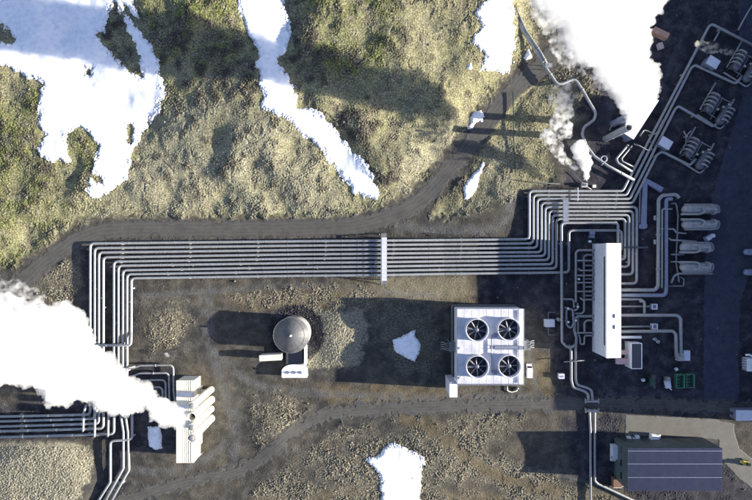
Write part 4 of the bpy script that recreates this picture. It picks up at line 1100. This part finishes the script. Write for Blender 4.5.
# ------------------------------------------------------------------ heat exchangers
GH = 'horizontal heat exchangers with elbow pipes'
def exch(px0, px1, py, r, lab, proto=None, flip=1, extra=0):
    c = P((px0 + px1) / 2, py, 2.8)
    t = thing('heat_exchanger', lab, 'heat exchanger', (c[0], c[1], 0), 0, GH)
    hl = (px1 - px0) / 2 * S * (H - 2.8) / H
    mb = MB(); pr = [(.05, -hl - r * .7), (r * .55, -hl - r * .55), (r * .9, -hl - r * .2), (r, -hl), (r, hl), (r * .9, hl + r * .2), (r * .55, hl + r * .55), (.05, hl + r * .7)]
    mb.ring(pr, (0, 0, 2.8), 24, axis='x').build('shell', M['clad'], t)
    for k in (-.6, 0.05, .6):
        MB().ring([(r + .08, k * hl - .18), (r + .08, k * hl + .18)], (0, 0, 2.8), 24, axis='x').build('shell_band', M['clad_dull'], t)
    for k in (-.55, .55): MB().box(k * hl - .25, k * hl + .25, -r * .8, r * .8, 0, 2.8 - r * .5).build('saddle', M['concrete'], t)
    f = flip
    # elbow pipes over the shell
    MB().tube([(-hl - 2.2, -f * 1.9, 4.0), (hl * -.15, -f * 1.9, 4.2), (hl * .12, -f * 1.2, 4.9), (.5, f * .5, 5.2), (-1.0, f * .9, 4.8), (-1.4, f * .7, 3.6)], .46, fil=1.0).build('inlet_pipe', M['clad_dull'], t)
    MB().tube([(hl * .05, f * .2, 4.0), (hl * .1, f * .1, 5.1), (hl * .6, f * .1, 5.1), (hl * .92, -f * .2, 5.1), (hl * .95, -f * 1.6, 3.9), (hl * .8, -f * 1.8, 2.6)], .5, fil=.9).build('cross_pipe', M['clad'], t)
    MB().tube([(-hl, f * 1.9, 2.6), (hl * .9, f * 1.9, 2.6), (hl + 1.7, f * 1.5, 2.8), (hl + 1.9, -f * .6, 3.0), (hl + .6, -f * 1.3, 4.4), (hl * .7, -f * .6, 4.4)], .42, fil=1.2).build('outlet_pipe', M['clad_dull'], t)
    return t
exch(685, 714, 209.5, 1.75, 'uppermost of the four horizontal heat exchangers', flip=1)
exch(685, 714, 224.5, 1.75, 'second heat exchanger from the top, above the gap with a white cap', flip=-1)
exch(683, 708, 247.5, 1.75, 'third heat exchanger from the top, below the gap with a white cap', flip=1)
exch(683, 708, 267.0, 1.75, 'lowest of the four horizontal heat exchangers', flip=-1)
pipe([(660, 229), (674, 229), (676, 232.5), (686, 233.5)], .35, 'bent feed pipe entering between the middle heat exchangers', 'feed pipes of the heat exchangers', z=1.6, fil=1)
pipe([(668, 238), (671, 240), (696, 241.5)], .38, 'upper feed pipe of the third heat exchanger', 'feed pipes of the heat exchangers', z=1.8, fil=1)
pipe([(671, 283), (674, 276), (678, 273.5), (712, 273.5)], .42, 'curved return pipe under the lowest heat exchanger', 'feed pipes of the heat exchangers', z=1.8, fil=1.4)
pipe([(668, 286), (683.5, 286), (684, 279), (680, 277)], .2, 'thin frame pipe below the heat exchangers', 'feed pipes of the heat exchangers', z=.9, fil=.5)
pipe([(671, 254.5), (684, 254.5)], .3, 'short straight pipe left of the third heat exchanger', 'feed pipes of the heat exchangers', z=1.8)
pipe([(671, 261.8), (684, 261.8)], .3, 'short straight pipe left of the lowest heat exchanger', 'feed pipes of the heat exchangers', z=1.8)
t = thing('vent_cap', 'pale blue cap standing in the gap between the middle heat exchangers', 'vent', P(707, 237.5, 0), .5)
MB().box(-1.5, .2, -.8, .8, 0, 2.2).build('casing', M['lav'], t); MB().ring([(.9, 0), (.9, 2.6), (.4, 3.0)], (1.0, .2, 0), 16).build('cap', M['lav'], t)
for y, lab in ((218, 'upper small cabinet clipped to the left of the thick pipe'), (242, 'lower small cabinet clipped to the left of the thick pipe')):
    t = thing('control_box', lab, 'cabinet', P(655, y, 0), 0, 'control boxes'); MB().box(-.6, .6, -.9, .9, 0, 1.5).build('box', M['lav'], t); MB().box(-.65, .65, -.95, .95, 1.5, 1.6).build('lid', M['clad_dull'], t)

# ------------------------------------------------------------------ separator groups (upper right)
GP = 'separator groups beside the diagonal pipes'
def separator(cx, cy, lab):
    t = thing('separator_group', lab, 'separator', P(cx, cy, 0), math.radians(-30), GP)
    for sx, off in ((-1, .4), (1, -1.1)):
        x = sx * 2.3
        r = 1.3
        sh = MB().ring([(.05, -3.4), (r * .6, -3.2), (r, -2.6), (r, 2.4), (r * .6, 3.0), (.05, 3.2)], (x, off, 2.2), 20, axis='y').build('vessel', M['vessel'], t)
        MB().box(x - .8, x + .8, off - 2.2, off - 1.7, 0, 1.5).build('saddle', M['concrete'], t); MB().box(x - .8, x + .8, off + 1.7, off + 2.2, 0, 1.5).build('saddle', M['concrete'], t)
        for k in range(4):
            y = off - 1.9 + k * 1.35
            MB().tube([(x - sx * .3, y, 2.6), (x - sx * .1, y, 4.0), (x + sx * .9, y + .1, 4.1), (x + sx * 1.9, y + .3, 3.3), (x + sx * 2.1, y + .3, .6)], .27, fil=.7, n=10).build('hoop_pipe', M['clad_dull'], t)
        MB().tube([(x + sx * 2.1 * (1 if sx < 0 else .4), off + (-3.2 if sx < 0 else 3.0), 1.2), (x + sx * 2.1 * (1 if sx < 0 else .4), off + 6.5, 1.2)], .28, n=10).build('header_pipe', M['clad_dull'], t)
    MB().tube([(-4.4, -4.5, 1.0), (4.0, -4.8, 1.0), (4.6, -3.0, 1.0)], .3, fil=1).build('drain_pipe', M['clad'], t)
    MB().box(-4.2, 4.4, -4.0, 4.6, .0, .35).build('skid_base', M['dark'], t)
    for k in range(3):
        MB().ring([(.1, 2.6), (.1, 4.6), (.38, 4.6), (.38, 4.7)], (-1.0 + k * 1.1, -1.6 + k * 1.5, 0), 10).build('valve_wheel', M['clad'], t)
    a = MB()
    for k in range(6): a.bar((-3.7, -3 + k * 1.2, .2), (-3.7, -3 + k * 1.2, 2.4), .1)
    a.bar((-3.7, -3, 2.4), (-3.7, 3, 2.4), .1); a.bar((-3.7, -3, 1.3), (-3.7, 3, 1.3), .08); a.bar((-3.2, -2.4, 1.1), (3.6, -2.6, 1.1), .22); a.bar((0, -3.6, .8), (0, 4.2, .8), .2); a.bar((-2.4, 3.4, 1.6), (2.6, 3.7, 1.6), .2)
    a.build('pipe_frame', M['clad'], t)
    t.scale = (1.28, 1.28, 1.1)
    return t
separator(741, 68, 'separator group with hoop pipes nearest the right edge, beside the thin yellowish steam')
separator(714.5, 110, 'separator group with hoop pipes in the middle of the three')
separator(694.5, 154, 'separator group with hoop pipes next to the forked pipe and blue-roofed hut')
pipe([(738, 30), (748, 12), (756, 0)], .3, 'thin straight pipe near the top right corner', 'stub pipes in the upper right yard', z=1.4)
pipe([(714, 41), (720, 30)], .3, 'short stub pipe above the thin yellowish steam', 'stub pipes in the upper right yard', z=1.4)
t = thing('forked_pipe', 'forked pale pipe like a letter Y above the lowest separator group', 'pipe fork', P(683.5, 137, 0))
MB().tube([(0, -2.6, 1.6), (0, 0, 1.8), (-1.2, 1.9, 2.0)], .28, fil=.4).build('left_arm', M['clad'], t); MB().tube([(0, 0, 1.8), (1.7, 2.0, 2.0)], .26).build('right_arm', M['clad'], t)
MB().ring([(.42, .0), (.42, 2.3)], (0, -.2, 0), 12).build('valve_body', M['clad'], t)
for px_, py_, r_, lab, mw, mr in ((713.5, 62, -30, 'lavender-roofed hut beside the thin yellowish steam', 'blue_steel', 'lav'), (666, 143, -30, 'blue-roofed hut right of the upper stack building', 'blue_steel', 'lav')):
    h_ = 4.4; t = thing('equipment_hut', lab, 'hut', (*P(px_, py_, h_)[:2], 0), math.radians(r_), 'small huts on the diagonal rack')
    MB().box(-2.2, 2.2, -1.7, 1.7, 0, h_ - .2).build('wall', M[mw], t); MB().box(-2.35, 2.35, -1.85, 1.85, h_ - .2, h_ + .15, z1b=h_ - .1).build('roof', M[mr], t)
    MB().box(-.5, .5, -1.74, -1.7, 0, 2.1).build('door', M['darksteel'], t)
t = thing('ring_trap', 'round steam trap ring on the winding pipeline', 'steam trap', P(601, 160, 0))
a = MB(); a.tube([(1.15 * math.cos(k * math.pi / 10), 1.15 * math.sin(k * math.pi / 10), 2.4) for k in range(21)], .32, fil=0, n=10, cap=False); a.build('ring', M['blue_steel'], t)
MB().tube([(0, -1.2, 2.4), (-.9, -2.6, 2.3)], .3).build('connector', M['blue_steel'], t); MB().box(-.2, .2, -1.3, -1.0, 0, 2.2).build('leg', M['darksteel'], t)
t = thing('steam_vent', 'low concrete vent box below the small white steam puff', 'vent', P(583.5, 185.5, 0))
MB().box(-1.2, 1.2, -.9, .9, 0, 1.3).build('casing', M['concrete'], t); MB().ring([(.5, 1.3), (.5, 2.0), (.35, 2.0), (.35, 1.4)], (0, 0.2, 0), 14, cap=False).build('nozzle', M['clad'], t)
t = thing('white_box', 'small white box on the ground just above the pipe bundle', 'box', P(593.5, 186.5, 0)); MB().box(-.6, .6, -.5, .5, 0, .9).build('box', M['lav'], t); MB().box(-.65, .65, -.55, .55, .9, 1).build('lid', M['white'], t)

# ------------------------------------------------------------------ stack buildings
def stack(name, lab, px_, py_, h, r, group, m='white'):
    c = P(px_, py_, h); t = thing(name, lab, 'steam stack', (c[0], c[1], 0), 0, group)
    MB().ring([(r * 1.06, 0), (r, .6), (r, h), (r - .18, h), (r - .18, h - 4)], (0, 0, 0), 28, cap=False).build('shell', M[m], t)
    MB().ring([(r - .2, h - 4.2), (r - .2, h - 4)], (0, 0, 0), 28).build('inner_shaft', M['dark'], t)
    for k in (.3, .65, .97): MB().ring([(r + .1, h * k), (r + .1, h * k + .3)], (0, 0, 0), 28).build('band', M[m], t) if k < .9 else MB().ring([(r + .1, h * k), (r + .1, h * k + .3), (r - .1, h * k + .3), (r - .1, h * k)], (0, 0, 0), 28, cap=False).build('band', M[m], t)
    return t
def silencer():
    h = 7.6
    t = thing('stack_building', 'cream building with a ribbed roof in front of four tall stacks', 'building', (*P(184, 420, h)[:2], 0))
    x0, y1 = loc(176.4, 380.5, h, t)[:2]; x1, y0 = loc(193.6, 463, h, t)[:2]
    MB().box(x0 + .1, x1, y0 + .1, y1 - .1, 0, h - .3).build('wall', M['offwhite'], t)
    MB().box(x0, x1 + .1, y0, y1, h - .3, h + .1, z1b=h - .15).build('roof', M['offwhite'], t)
    a = MB()
    for k in range(1, 8):
        x = x0 + (x1 - x0) * k / 8; a.box(x - .05, x + .05, y0 + .1, y1 - .1, h - .2, h + .06)
    a.build('roof_rib', M['offwhite'], t)
    for ya, yb in ((392.5, 396.5), (405, 408.5)):
        p = loc(176.5, ya, h, t); q = loc(193.5, yb, h, t); MB().box(p[0] + .2, q[0] - .2, q[1], p[1], h - .1, h + .45).build('roof_duct', M['lav'], t)
    MB().box(x1, x1 + .8, y0 + 5, y1 - 4, 0, 3).build('side_plinth', M['concrete'], t)
silencer()
for i, (sy, lab) in enumerate(((406, 'topmost of four tall cream stacks leaning out of the lower left steam'), (417.2, 'second from the top of four cream stacks, with an open black mouth'),
                               (427.6, 'third from the top of four cream stacks, mouth lost in steam'), (438.2, 'lowest of four tall cream stacks beside the left building'))):
    t = stack('steam_stack', lab, 191.6, sy, 21, 1.3 if i % 2 == 0 else 1.5, 'four stacks beside the cream building', 'offwhite')
    if i != 1: MB().sphere((0, 0, 20.6), 1.25, 16, .6).build('cap', M['clad_dull'], t)
    MB().tube([(0.6, 0, 2.2), (-7.6, 0, 2.2)], .6).build('inlet_duct', M['clad_dull'], t)
t = thing('lamp_mast', 'thin pale mast at the right side of the left stack building', 'mast', P(203, 452, 0)); MB().tube([(0, 0, 0), (0, 0, 4.5)], .1, n=8).build('pole', M['clad'], t); MB().bar((-.2, 0, 4.4), (1.2, .9, 4.4), .16).build('arm', M['clad'], t)
def silencer2():
    h = 6.5; ang = math.radians(57)
    c = P(640, 116, h)
    t = thing('stack_building', 'white-roofed building half hidden under the upper right steam cloud', 'building', (c[0], c[1], 0), ang)
    L_, W_ = 8.8, 2.7
    MB().box(-L_, L_, -W_, W_, 0, h - .3).build('wall', M['blue_steel'], t); MB().box(-L_ - .15, L_ + .15, -W_ - .15, W_ + .15, h - .3, h + .1).build('roof', M['white'], t)
    MB().box(-L_ - .04, -L_, -.8, .8, 0, 2.4).build('door', M['darksteel'], t)
silencer2()
stack('steam_stack', 'tall leaning grey stack at the foot of the upper right steam', 629, 127.4, 18.5, 1.25, 'stacks of the upper right building', 'clad')
stack('steam_stack', 'grey stack behind the front one, half buried in upper right steam', 634, 113, 16, 1.35, 'stacks of the upper right building', 'blue_steel')
t = thing('drain_pipework', 'tangle of small pipes at the foot of the leaning grey stack', 'pipework', P(612, 127, 0))
MB().tube([(-1.5, -1.5, 1), (-.5, .5, 1.2), (1.6, 1.6, 1.4), (2.4, 3.4, 1.4)], .3).build('drain_pipe', M['clad_dull'], t); MB().tube([(0, -2.4, .8), (1.4, -1.2, .8), (3, -.6, .8)], .25).build('side_pipe', M['clad_dull'], t)

# ------------------------------------------------------------------ storage tank
R = 17.2 * S
t = thing('storage_tank', 'round grey tank with a low cone roof on a dark gravel ring', 'tank', (*P(291.3, 335.2, 8)[:2], 0))
MB().ring([(R * .97, 0), (R * .97, 7.4), (R * .99, 7.5), (R * .99, 7.7)], (0, 0, 0), 64).build('wall', M['tankwall'], t)
rf = MB().ring([(R, 7.6), (R, 7.72), (.45, 9.0), (.3, 9.02)], (0, 0, 0), 64).build('roof', M['tankroof'], t)
MB().ring([(.4, 9), (.4, 10.1), (.25, 10.4)], (0, 0, 0), 16).build('vent', M['white'], rf)
a = MB()
for k in range(36):
    an = k * math.pi / 18; a.bar((R * .99 * math.cos(an), R * .99 * math.sin(an), 7.7), (R * .99 * math.cos(an), R * .99 * math.sin(an), 8.6), .05)
a.tube([(R * .99 * math.cos(k * math.pi / 24), R * .99 * math.sin(k * math.pi / 24), 8.6) for k in range(49)], .04, n=6, fil=0, cap=False)
a.build('railing', M['clad'], rf)
a = MB()
for k in range(16):
    an = 2 * math.pi * k / 16 + .1
    a.bar((.6 * math.cos(an), .6 * math.sin(an), 8.98), (R * .98 * math.cos(an), R * .98 * math.sin(an), 7.75), .06, .04)
a.build('roof_rib', M['tankroof'], rf)
t = thing('low_shed', 'long low cream shed at the lower left of the round tank', 'shed', (*P(270.5, 357.8, 4.6)[:2], 0), math.radians(3))
MB().box(-4.2, 4.2, -1.0, 1.0, 0, 4.5).build('wall', M['offwhite'], t); MB().box(-4.35, 4.35, -1.15, 1.15, 4.5, 4.75, z1b=4.7).build('roof', M['offwhite'], t)
t = thing('valve_house', 'half-round white valve house below the tank with three dark valves', 'valve house', (*P(294.5, 371, 3)[:2], 0))
hp = [(4.9, -2.6)] + [(4.9 * math.cos(a_) - .1, 2.7 * math.sin(a_) - .2) for a_ in [math.pi * k / 14 for k in range(0, 15)]] + [(-4.9, -2.6)]
MB().prism(hp, 0, 2.8).build('wall', M['lav'], t); MB().prism([(x * 1.02, y * 1.03) for x, y in hp], 2.8, 3.0).build('roof', M['white'], t)
for x in (-2.6, 0, 2.6): MB().ring([(.55, 3.0), (.55, 3.3), (.2, 3.3), (.2, 3.8), (.45, 3.8), (.45, 3.9)], (x, -.6, 0), 12).build('valve', M['blue_steel'], t)
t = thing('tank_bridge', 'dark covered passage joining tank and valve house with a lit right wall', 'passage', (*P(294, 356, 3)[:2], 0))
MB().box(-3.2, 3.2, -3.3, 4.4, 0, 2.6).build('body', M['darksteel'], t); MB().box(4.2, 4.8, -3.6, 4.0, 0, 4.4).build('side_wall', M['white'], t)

# ------------------------------------------------------------------ lower right: dark roof building, yard
h = 11.0
t = thing('workshop', 'big building with a seamed slate-blue roof and dark green walls', 'building', (*P(675, 470, h)[:2], 0))
x0, y1 = loc(628, 448.5, h, t)[:2]; x1, y0 = loc(722, 490.5, h, t)[:2]
MB().box(x0, x1, y0, y1, 0, h - .25).build('wall', M['greenwall'], t)
MB().box(x0 - .15, x1 + .15, y0 - .15, y1 + .15, h - .25, h).build('roof', M['roofdark'], t)
for py_ in (451, 464, 477.5): p = loc(0, py_, h, t); MB().box(x0 - .1, x1 + .1, p[1] - .09, p[1] + .09, h + .003, h + .05).build('roof_seam', M['blue_steel'], t)
a = MB()
for k in range(1, 60): x = x0 + (x1 - x0) * k / 60; a.box(x - .02, x + .02, y0, y1, h + .001, h + .02)
a.build('roof_rib', M['roofdark'], t)
for k in range(5): MB().box(x0 + 2 + k * 7, x0 + 5.5 + k * 7, y1 + .002, y1 + .05, 0, 4.5).build('door', M['darksteel'], t)
for k in range(3): MB().box(x0 - .05, x0 - .002, y0 + 2 + k * 5, y0 + 4.5 + k * 5, 5, 6.4).build('window', M['glass'], t)

def vehicle(name, lab, cat, px_, py_, L_, W_, Hh, rz, paint, cab=.28, group=None):
    t = thing(name, lab, cat, (*P(px_, py_, Hh)[:2], 0), rz, group)
    a = MB(); y0_, y1_ = -L_ / 2, L_ / 2
    prof = [(y0_, .45), (y0_, Hh * .97), (y0_ + .15, Hh), (y1_ - L_ * cab, Hh), (y1_ - L_ * cab * .55, Hh * .56), (y1_ - .1, Hh * .48), (y1_, .45)]
    vs = [(-W_ / 2, y, z) for y, z in prof] + [(W_ / 2, y, z) for y, z in prof]; n = len(prof)
    a.add(vs, [tuple(range(n)), tuple(reversed(range(n, 2 * n)))] + [(i, i + n, (i + 1) % n + n, (i + 1) % n) for i in range(n)])
    b = a.build('body', M[paint], t)
    MB().add([(-W_ * .42, y1_ - L_ * cab + .06, Hh * .96 + .03), (W_ * .42, y1_ - L_ * cab + .06, Hh * .96 + .03), (W_ * .42, y1_ - L_ * cab * .58, Hh * .60 + .03), (-W_ * .42, y1_ - L_ * cab * .58, Hh * .60 + .03)], [(0, 1, 2, 3)]).build('windscreen', M['glass'], t)
    for sx in (-1, 1):
        MB().box(sx * W_ / 2 - .02, sx * W_ / 2 + .02, y1_ - L_ * cab - 1.0, y1_ - L_ * cab - .05, Hh * .6, Hh * .86).build('side_window', M['glass'], t)
        for yy in (y0_ + L_ * .2, y1_ - L_ * .18):
            MB().ring([(.36, -.12), (.36, .12)], (sx * (W_ / 2 - .08), yy, .36), 18, axis='x').build('wheel', M['rubber'], t)
        MB().box(sx * W_ * .34 - .16, sx * W_ * .34 + .16, y1_ - .02, y1_ + .03, .7, .9).build('headlight', M['lav'], t)
    return t
vehicle('parked_van', 'white van parked alone right of the fan building', 'van', 530, 371.3, 5.4, 2.1, 2.3, 0, 'white', group='parked vehicles')
vehicle('parked_van', 'long pale van left of the slate-roofed building', 'van', 616.2, 454.5, 6.8, 2.7, 2.9, math.pi, 'lav', .2, group='parked vehicles')
vehicle('parked_van', 'white van nosed against the top of the slate-roofed building', 'van', 657, 438.6, 4.4, 2.6, 2.3, math.radians(-98), 'white', .3, group='parked vehicles')
def machine(px_, py_, lab, m1, m2, rz, kind):
    t = thing('skip_loader' if kind == 'skip' else 'work_machine', lab, 'skip' if kind == 'skip' else 'machine', P(px_, py_, 0), rz, 'machines and skips in the yard below the hall')
    if kind == 'skip':
        a = MB(); a.box(-1.6, 1.6, -2.7, 2.7, .3, .5); a.box(-1.6, -1.35, -2.7, 2.7, .5, 2.2); a.box(1.35, 1.6, -2.7, 2.7, .5, 2.2); a.box(-1.35, 1.35, -2.7, -2.45, .5, 2.2); a.box(-1.35, 1.35, 2.45, 2.7, .5, 2.2)
        a.build('skip_body', M[m1], t)
        for k in range(4): MB().box(-1.35, .2, -2.1 + k * 1.3, -1.6 + k * 1.3, .5, 1.6).build('load', M[m2], t)
        MB().box(1.2, 1.65, -2.75, 2.75, 2.2, 2.35).build('rim', M[m1], t)
    else:
        MB().box(-1.0, 1.0, -2.4, .6, .7, 2.0).build('engine_housing', M[m1], t); MB().box(-.8, .8, .6, 2.0, .7, 2.7).build('cab', M[m2], t)
        MB().bar((.3, -2.3, 1.6), (1.5, -3.6, .8), .4).build('boom', M[m1], t)
        for sx in (-1, 1):
            for yy in (-1.7, 1.2): MB().ring([(.55, -.2), (.55, .2)], (sx * 1.1, yy, .55), 16, axis='x').build('wheel', M['rubber'], t)
machine(650.2, 378.6, 'dark green machine at the left of the yard row', 'dgreen', 'darksteel', 0, 'machine')
machine(665.2, 381, 'pale grey machine in the middle of the yard row', 'lav', 'clad_dull', .15, 'machine')
machine(677.3, 380, 'pale green skip with dark load, left of the pair', 'green', 'dgreen', 0, 'skip')
machine(687, 379.6, 'darker green skip at the right end of the yard row', 'green', 'darksteel', 0, 'skip')
for x, y, lab in ((654, 339, 'upper left of two pale drums on the dark yard'), (657.2, 341.4, 'lower right of two pale drums on the dark yard')):
    t = thing('drum', lab, 'drum', P(x, y, 0), 0, 'pale drums'); MB().ring([(.6, 0), (.62, .5), (.6, 1.0)], (0, 0, 0), 18).build('shell', M['lav'], t); MB().ring([(.5, 1.0), (.5, 1.06)], (0, 0, 0), 16).build('lid', M['clad_dull'], t)
for x, y, lab, rz in ((642.5, 379.8, 'small pale crate left of the dark green machine', .2), (675.5, 369, 'small pale crate above the pale green skip', .5), (640.5, 301, 'short yellowish crate beside the hall side pipes', 0)):
    t = thing('crate', lab, 'crate', P(x, y, 0), rz, 'small crates in the yard'); MB().box(-.55, .55, -.5, .5, 0, .9).build('box', M['lav'], t); MB().box(-.6, .6, -.12, .12, .9, .98).build('slat', M['offwhite'], t)
for x, y, lab, rz in ((627.8, 437.2, 'left of three pale scrap bins above the slate-roofed building', .2), (632.2, 439, 'middle scrap bin above the slate-roofed building', .6), (636, 436.2, 'right of three pale scrap bins above the slate-roofed building', .1)):
    t = thing('scrap_bin', lab, 'bin', P(x, y, 0), rz, 'scrap bins'); MB().box(-.7, .7, -.55, .55, 0, 1.2).build('body', M['lav'], t); MB().box(-.75, .75, -.6, .6, 1.2, 1.3, z1b=1.45).build('lid', M['white'], t)
t = thing('lumber_pile', 'yellowish heap of scrap boards left of the scrap bins', 'scrap pile', P(620, 441.6, 0), -.5)
for k in range(4): MB().box(-1.1 + k * .1, 1.0 - k * .1, -.5 + k * .22, -.32 + k * .22, 0, .35 + .1 * k, rz=.1 * k).build('board', M['offwhite'], t)
t = thing('rusty_container', 'small rusty container left of the slate-roofed building bottom', 'container', P(615, 480.5, 0), 0)
MB().box(-1.6, 1.6, -1.9, 1.9, 0, 2.2).build('body', M['rust'], t); MB().box(-1.65, 1.65, -1.95, -1.75, 2.2, 2.3).build('edge', M['offwhite'], t); MB().bar((-1.2, -2.1, .6), (3, -2.1, .6), .25).build('drawbar', M['offwhite'], t)
t = thing('yellow_digger', 'yellow digger at the inner edge of the curved concrete lane', 'digger', P(744, 462, 0), -.3)
MB().box(-1.5, .8, -.7, .7, .7, 1.7).build('body', M['yellow'], t); MB().box(-.2, .8, -.6, .6, 1.7, 2.5).build('cab', M['glass'], t); MB().bar((.8, 0, 1.6), (2.8, .2, 2.4), .25).build('boom', M['yellow'], t)
for s in (-1, 1): MB().box(-1.6, 1.2, s * .95 - .2, s * .95 + .2, 0, .7).build('track', M['rubber'], t)
# container + things near top
c = P(661.5, 32.5, 2.6); t = thing('cargo_container', 'faded orange container poking out of the upper right steam edge', 'container', (c[0], c[1], 0), math.radians(-25))
MB().box(-3.2, 3.2, -1.15, 1.15, .1, 2.6).build('body', M['orange'], t)
a = MB()
for k in range(12): a.box(-3.1 + k * .53, -2.9 + k * .53, -1.2, 1.2, .3, 2.65)
a.build('rib', M['orange'], t); MB().box(3.2, 3.26, -1.1, 1.1, .2, 2.5).build('door', M['pink'], t)
t = thing('pink_bin', 'pinkish bin at the steam edge below the faded orange container', 'bin', P(659, 47, 0), .3); MB().box(-.9, .9, -1.2, 1.2, 0, 1.3).build('body', M['pink'], t); MB().box(-1, 1, -1.3, 1.3, 1.3, 1.42).build('lid', M['pink'], t)
# transformer right margin
t = thing('transformer', 'white transformer with cooling fins at the right edge', 'transformer', P(745.5, 363, 0))
MB().box(-1.3, 1.6, -2.6, 2.4, 0, 3.2).build('tank_body', M['white'], t)
for k in range(5): MB().box(-2.0, -1.3, -2.2 + k * 1.0, -1.9 + k * 1.0, .4, 2.6).build('fin', M['blue_steel'], t)
for k in range(3): MB().ring([(.18, 3.2), (.12, 4.6)], (-.2 + .3 * k, -1.2 + k * 1.2, 0), 10).build('bushing', M['lav'], t)
MB().tube([(-1.6, 3.6, 2.2), (-.6, 3.9, 2.6), (.6, 3.4, 2.6), (1.2, 2.4, 3.0)], .4).build('conservator', M['white'], t)
# power station (runs on beyond the frame; it shades the yard)
pw = thing('power_station', 'pale flat roof corner of the power station at the right edge', 'building', (178, 30, 0))
def bb(px0, px1, py0, py1, z0, z1): 
    a_ = P(px0, py0); b_ = P(px1, py1); return (a_[0] - 178, b_[0] - 178, b_[1] - 30, a_[1] - 30, z0, z1)
MB().box(*bb(796, 880, -260, 236, 0, 20.0)).build('wall', M['blue_steel'], pw)
MB().box(*bb(796, 880, 236.01, 424, 0, 26.0)).build('wall', M['blue_steel'], pw)
MB().box(*bb(795, 881, -261, 235.9, 20.0, 20.5)).build('roof', M['lav'], pw); MB().box(*bb(795, 881, 236.1, 425, 26.0, 26.5)).build('roof', M['lav'], pw)
for k in range(22):
    yy = -240 + k * 29
    if yy > 405: break
    MB().box(*bb(795.4, 795.99, yy, yy + 12, 4, 12)).build('window', M['glass'], pw)
t = thing('switch_building', 'lavender flat-roofed annex cut by the right edge above the concrete', 'building', (*P(750, 415.5, 4)[:2], 0))
MB().box(-5.2, 22, -1.9, 1.9, 0, 3.8).build('wall', M['blue_steel'], t); MB().box(-5.4, 22.2, -2.05, 2.05, 3.8, 4.05).build('roof', M['lav'], t)
MB().box(-5.24, -5.2, -.6, .6, 0, 2.2).build('door', M['darksteel'], t)
for y, lab in ((252, 'dark rounded air cooler at the right edge, upper one'), (272, 'dark rounded air cooler at the right edge, lower one')):
    t = thing('air_cooler', lab, 'cooler', P(750, y, 0), 0, 'air coolers at the right edge')
    MB().ring([(.2, -4), (1.1, -3.4), (1.3, -2), (1.3, 4)], (0, 0, 1.8), 20, axis='x').build('shell', M['blue_steel'], t)
    for x in (-2, 1): MB().box(x - .3, x + .3, -1, 1, 0, 1.0).build('saddle', M['concrete'], t)

pipe([(513, 92), (514, 130), (515.5, 173)], .22, 'thin dark pipe lying straight down the straw slope right of the road', 'thin dark lines on the straw slope', z=.9, m='dgreen')
pipe([(505, 179), (530, 182), (560, 184)], .14, 'thin dark line lying level just above the square bend of the bundle', 'thin dark lines on the straw slope', z=.7, m='darksteel')
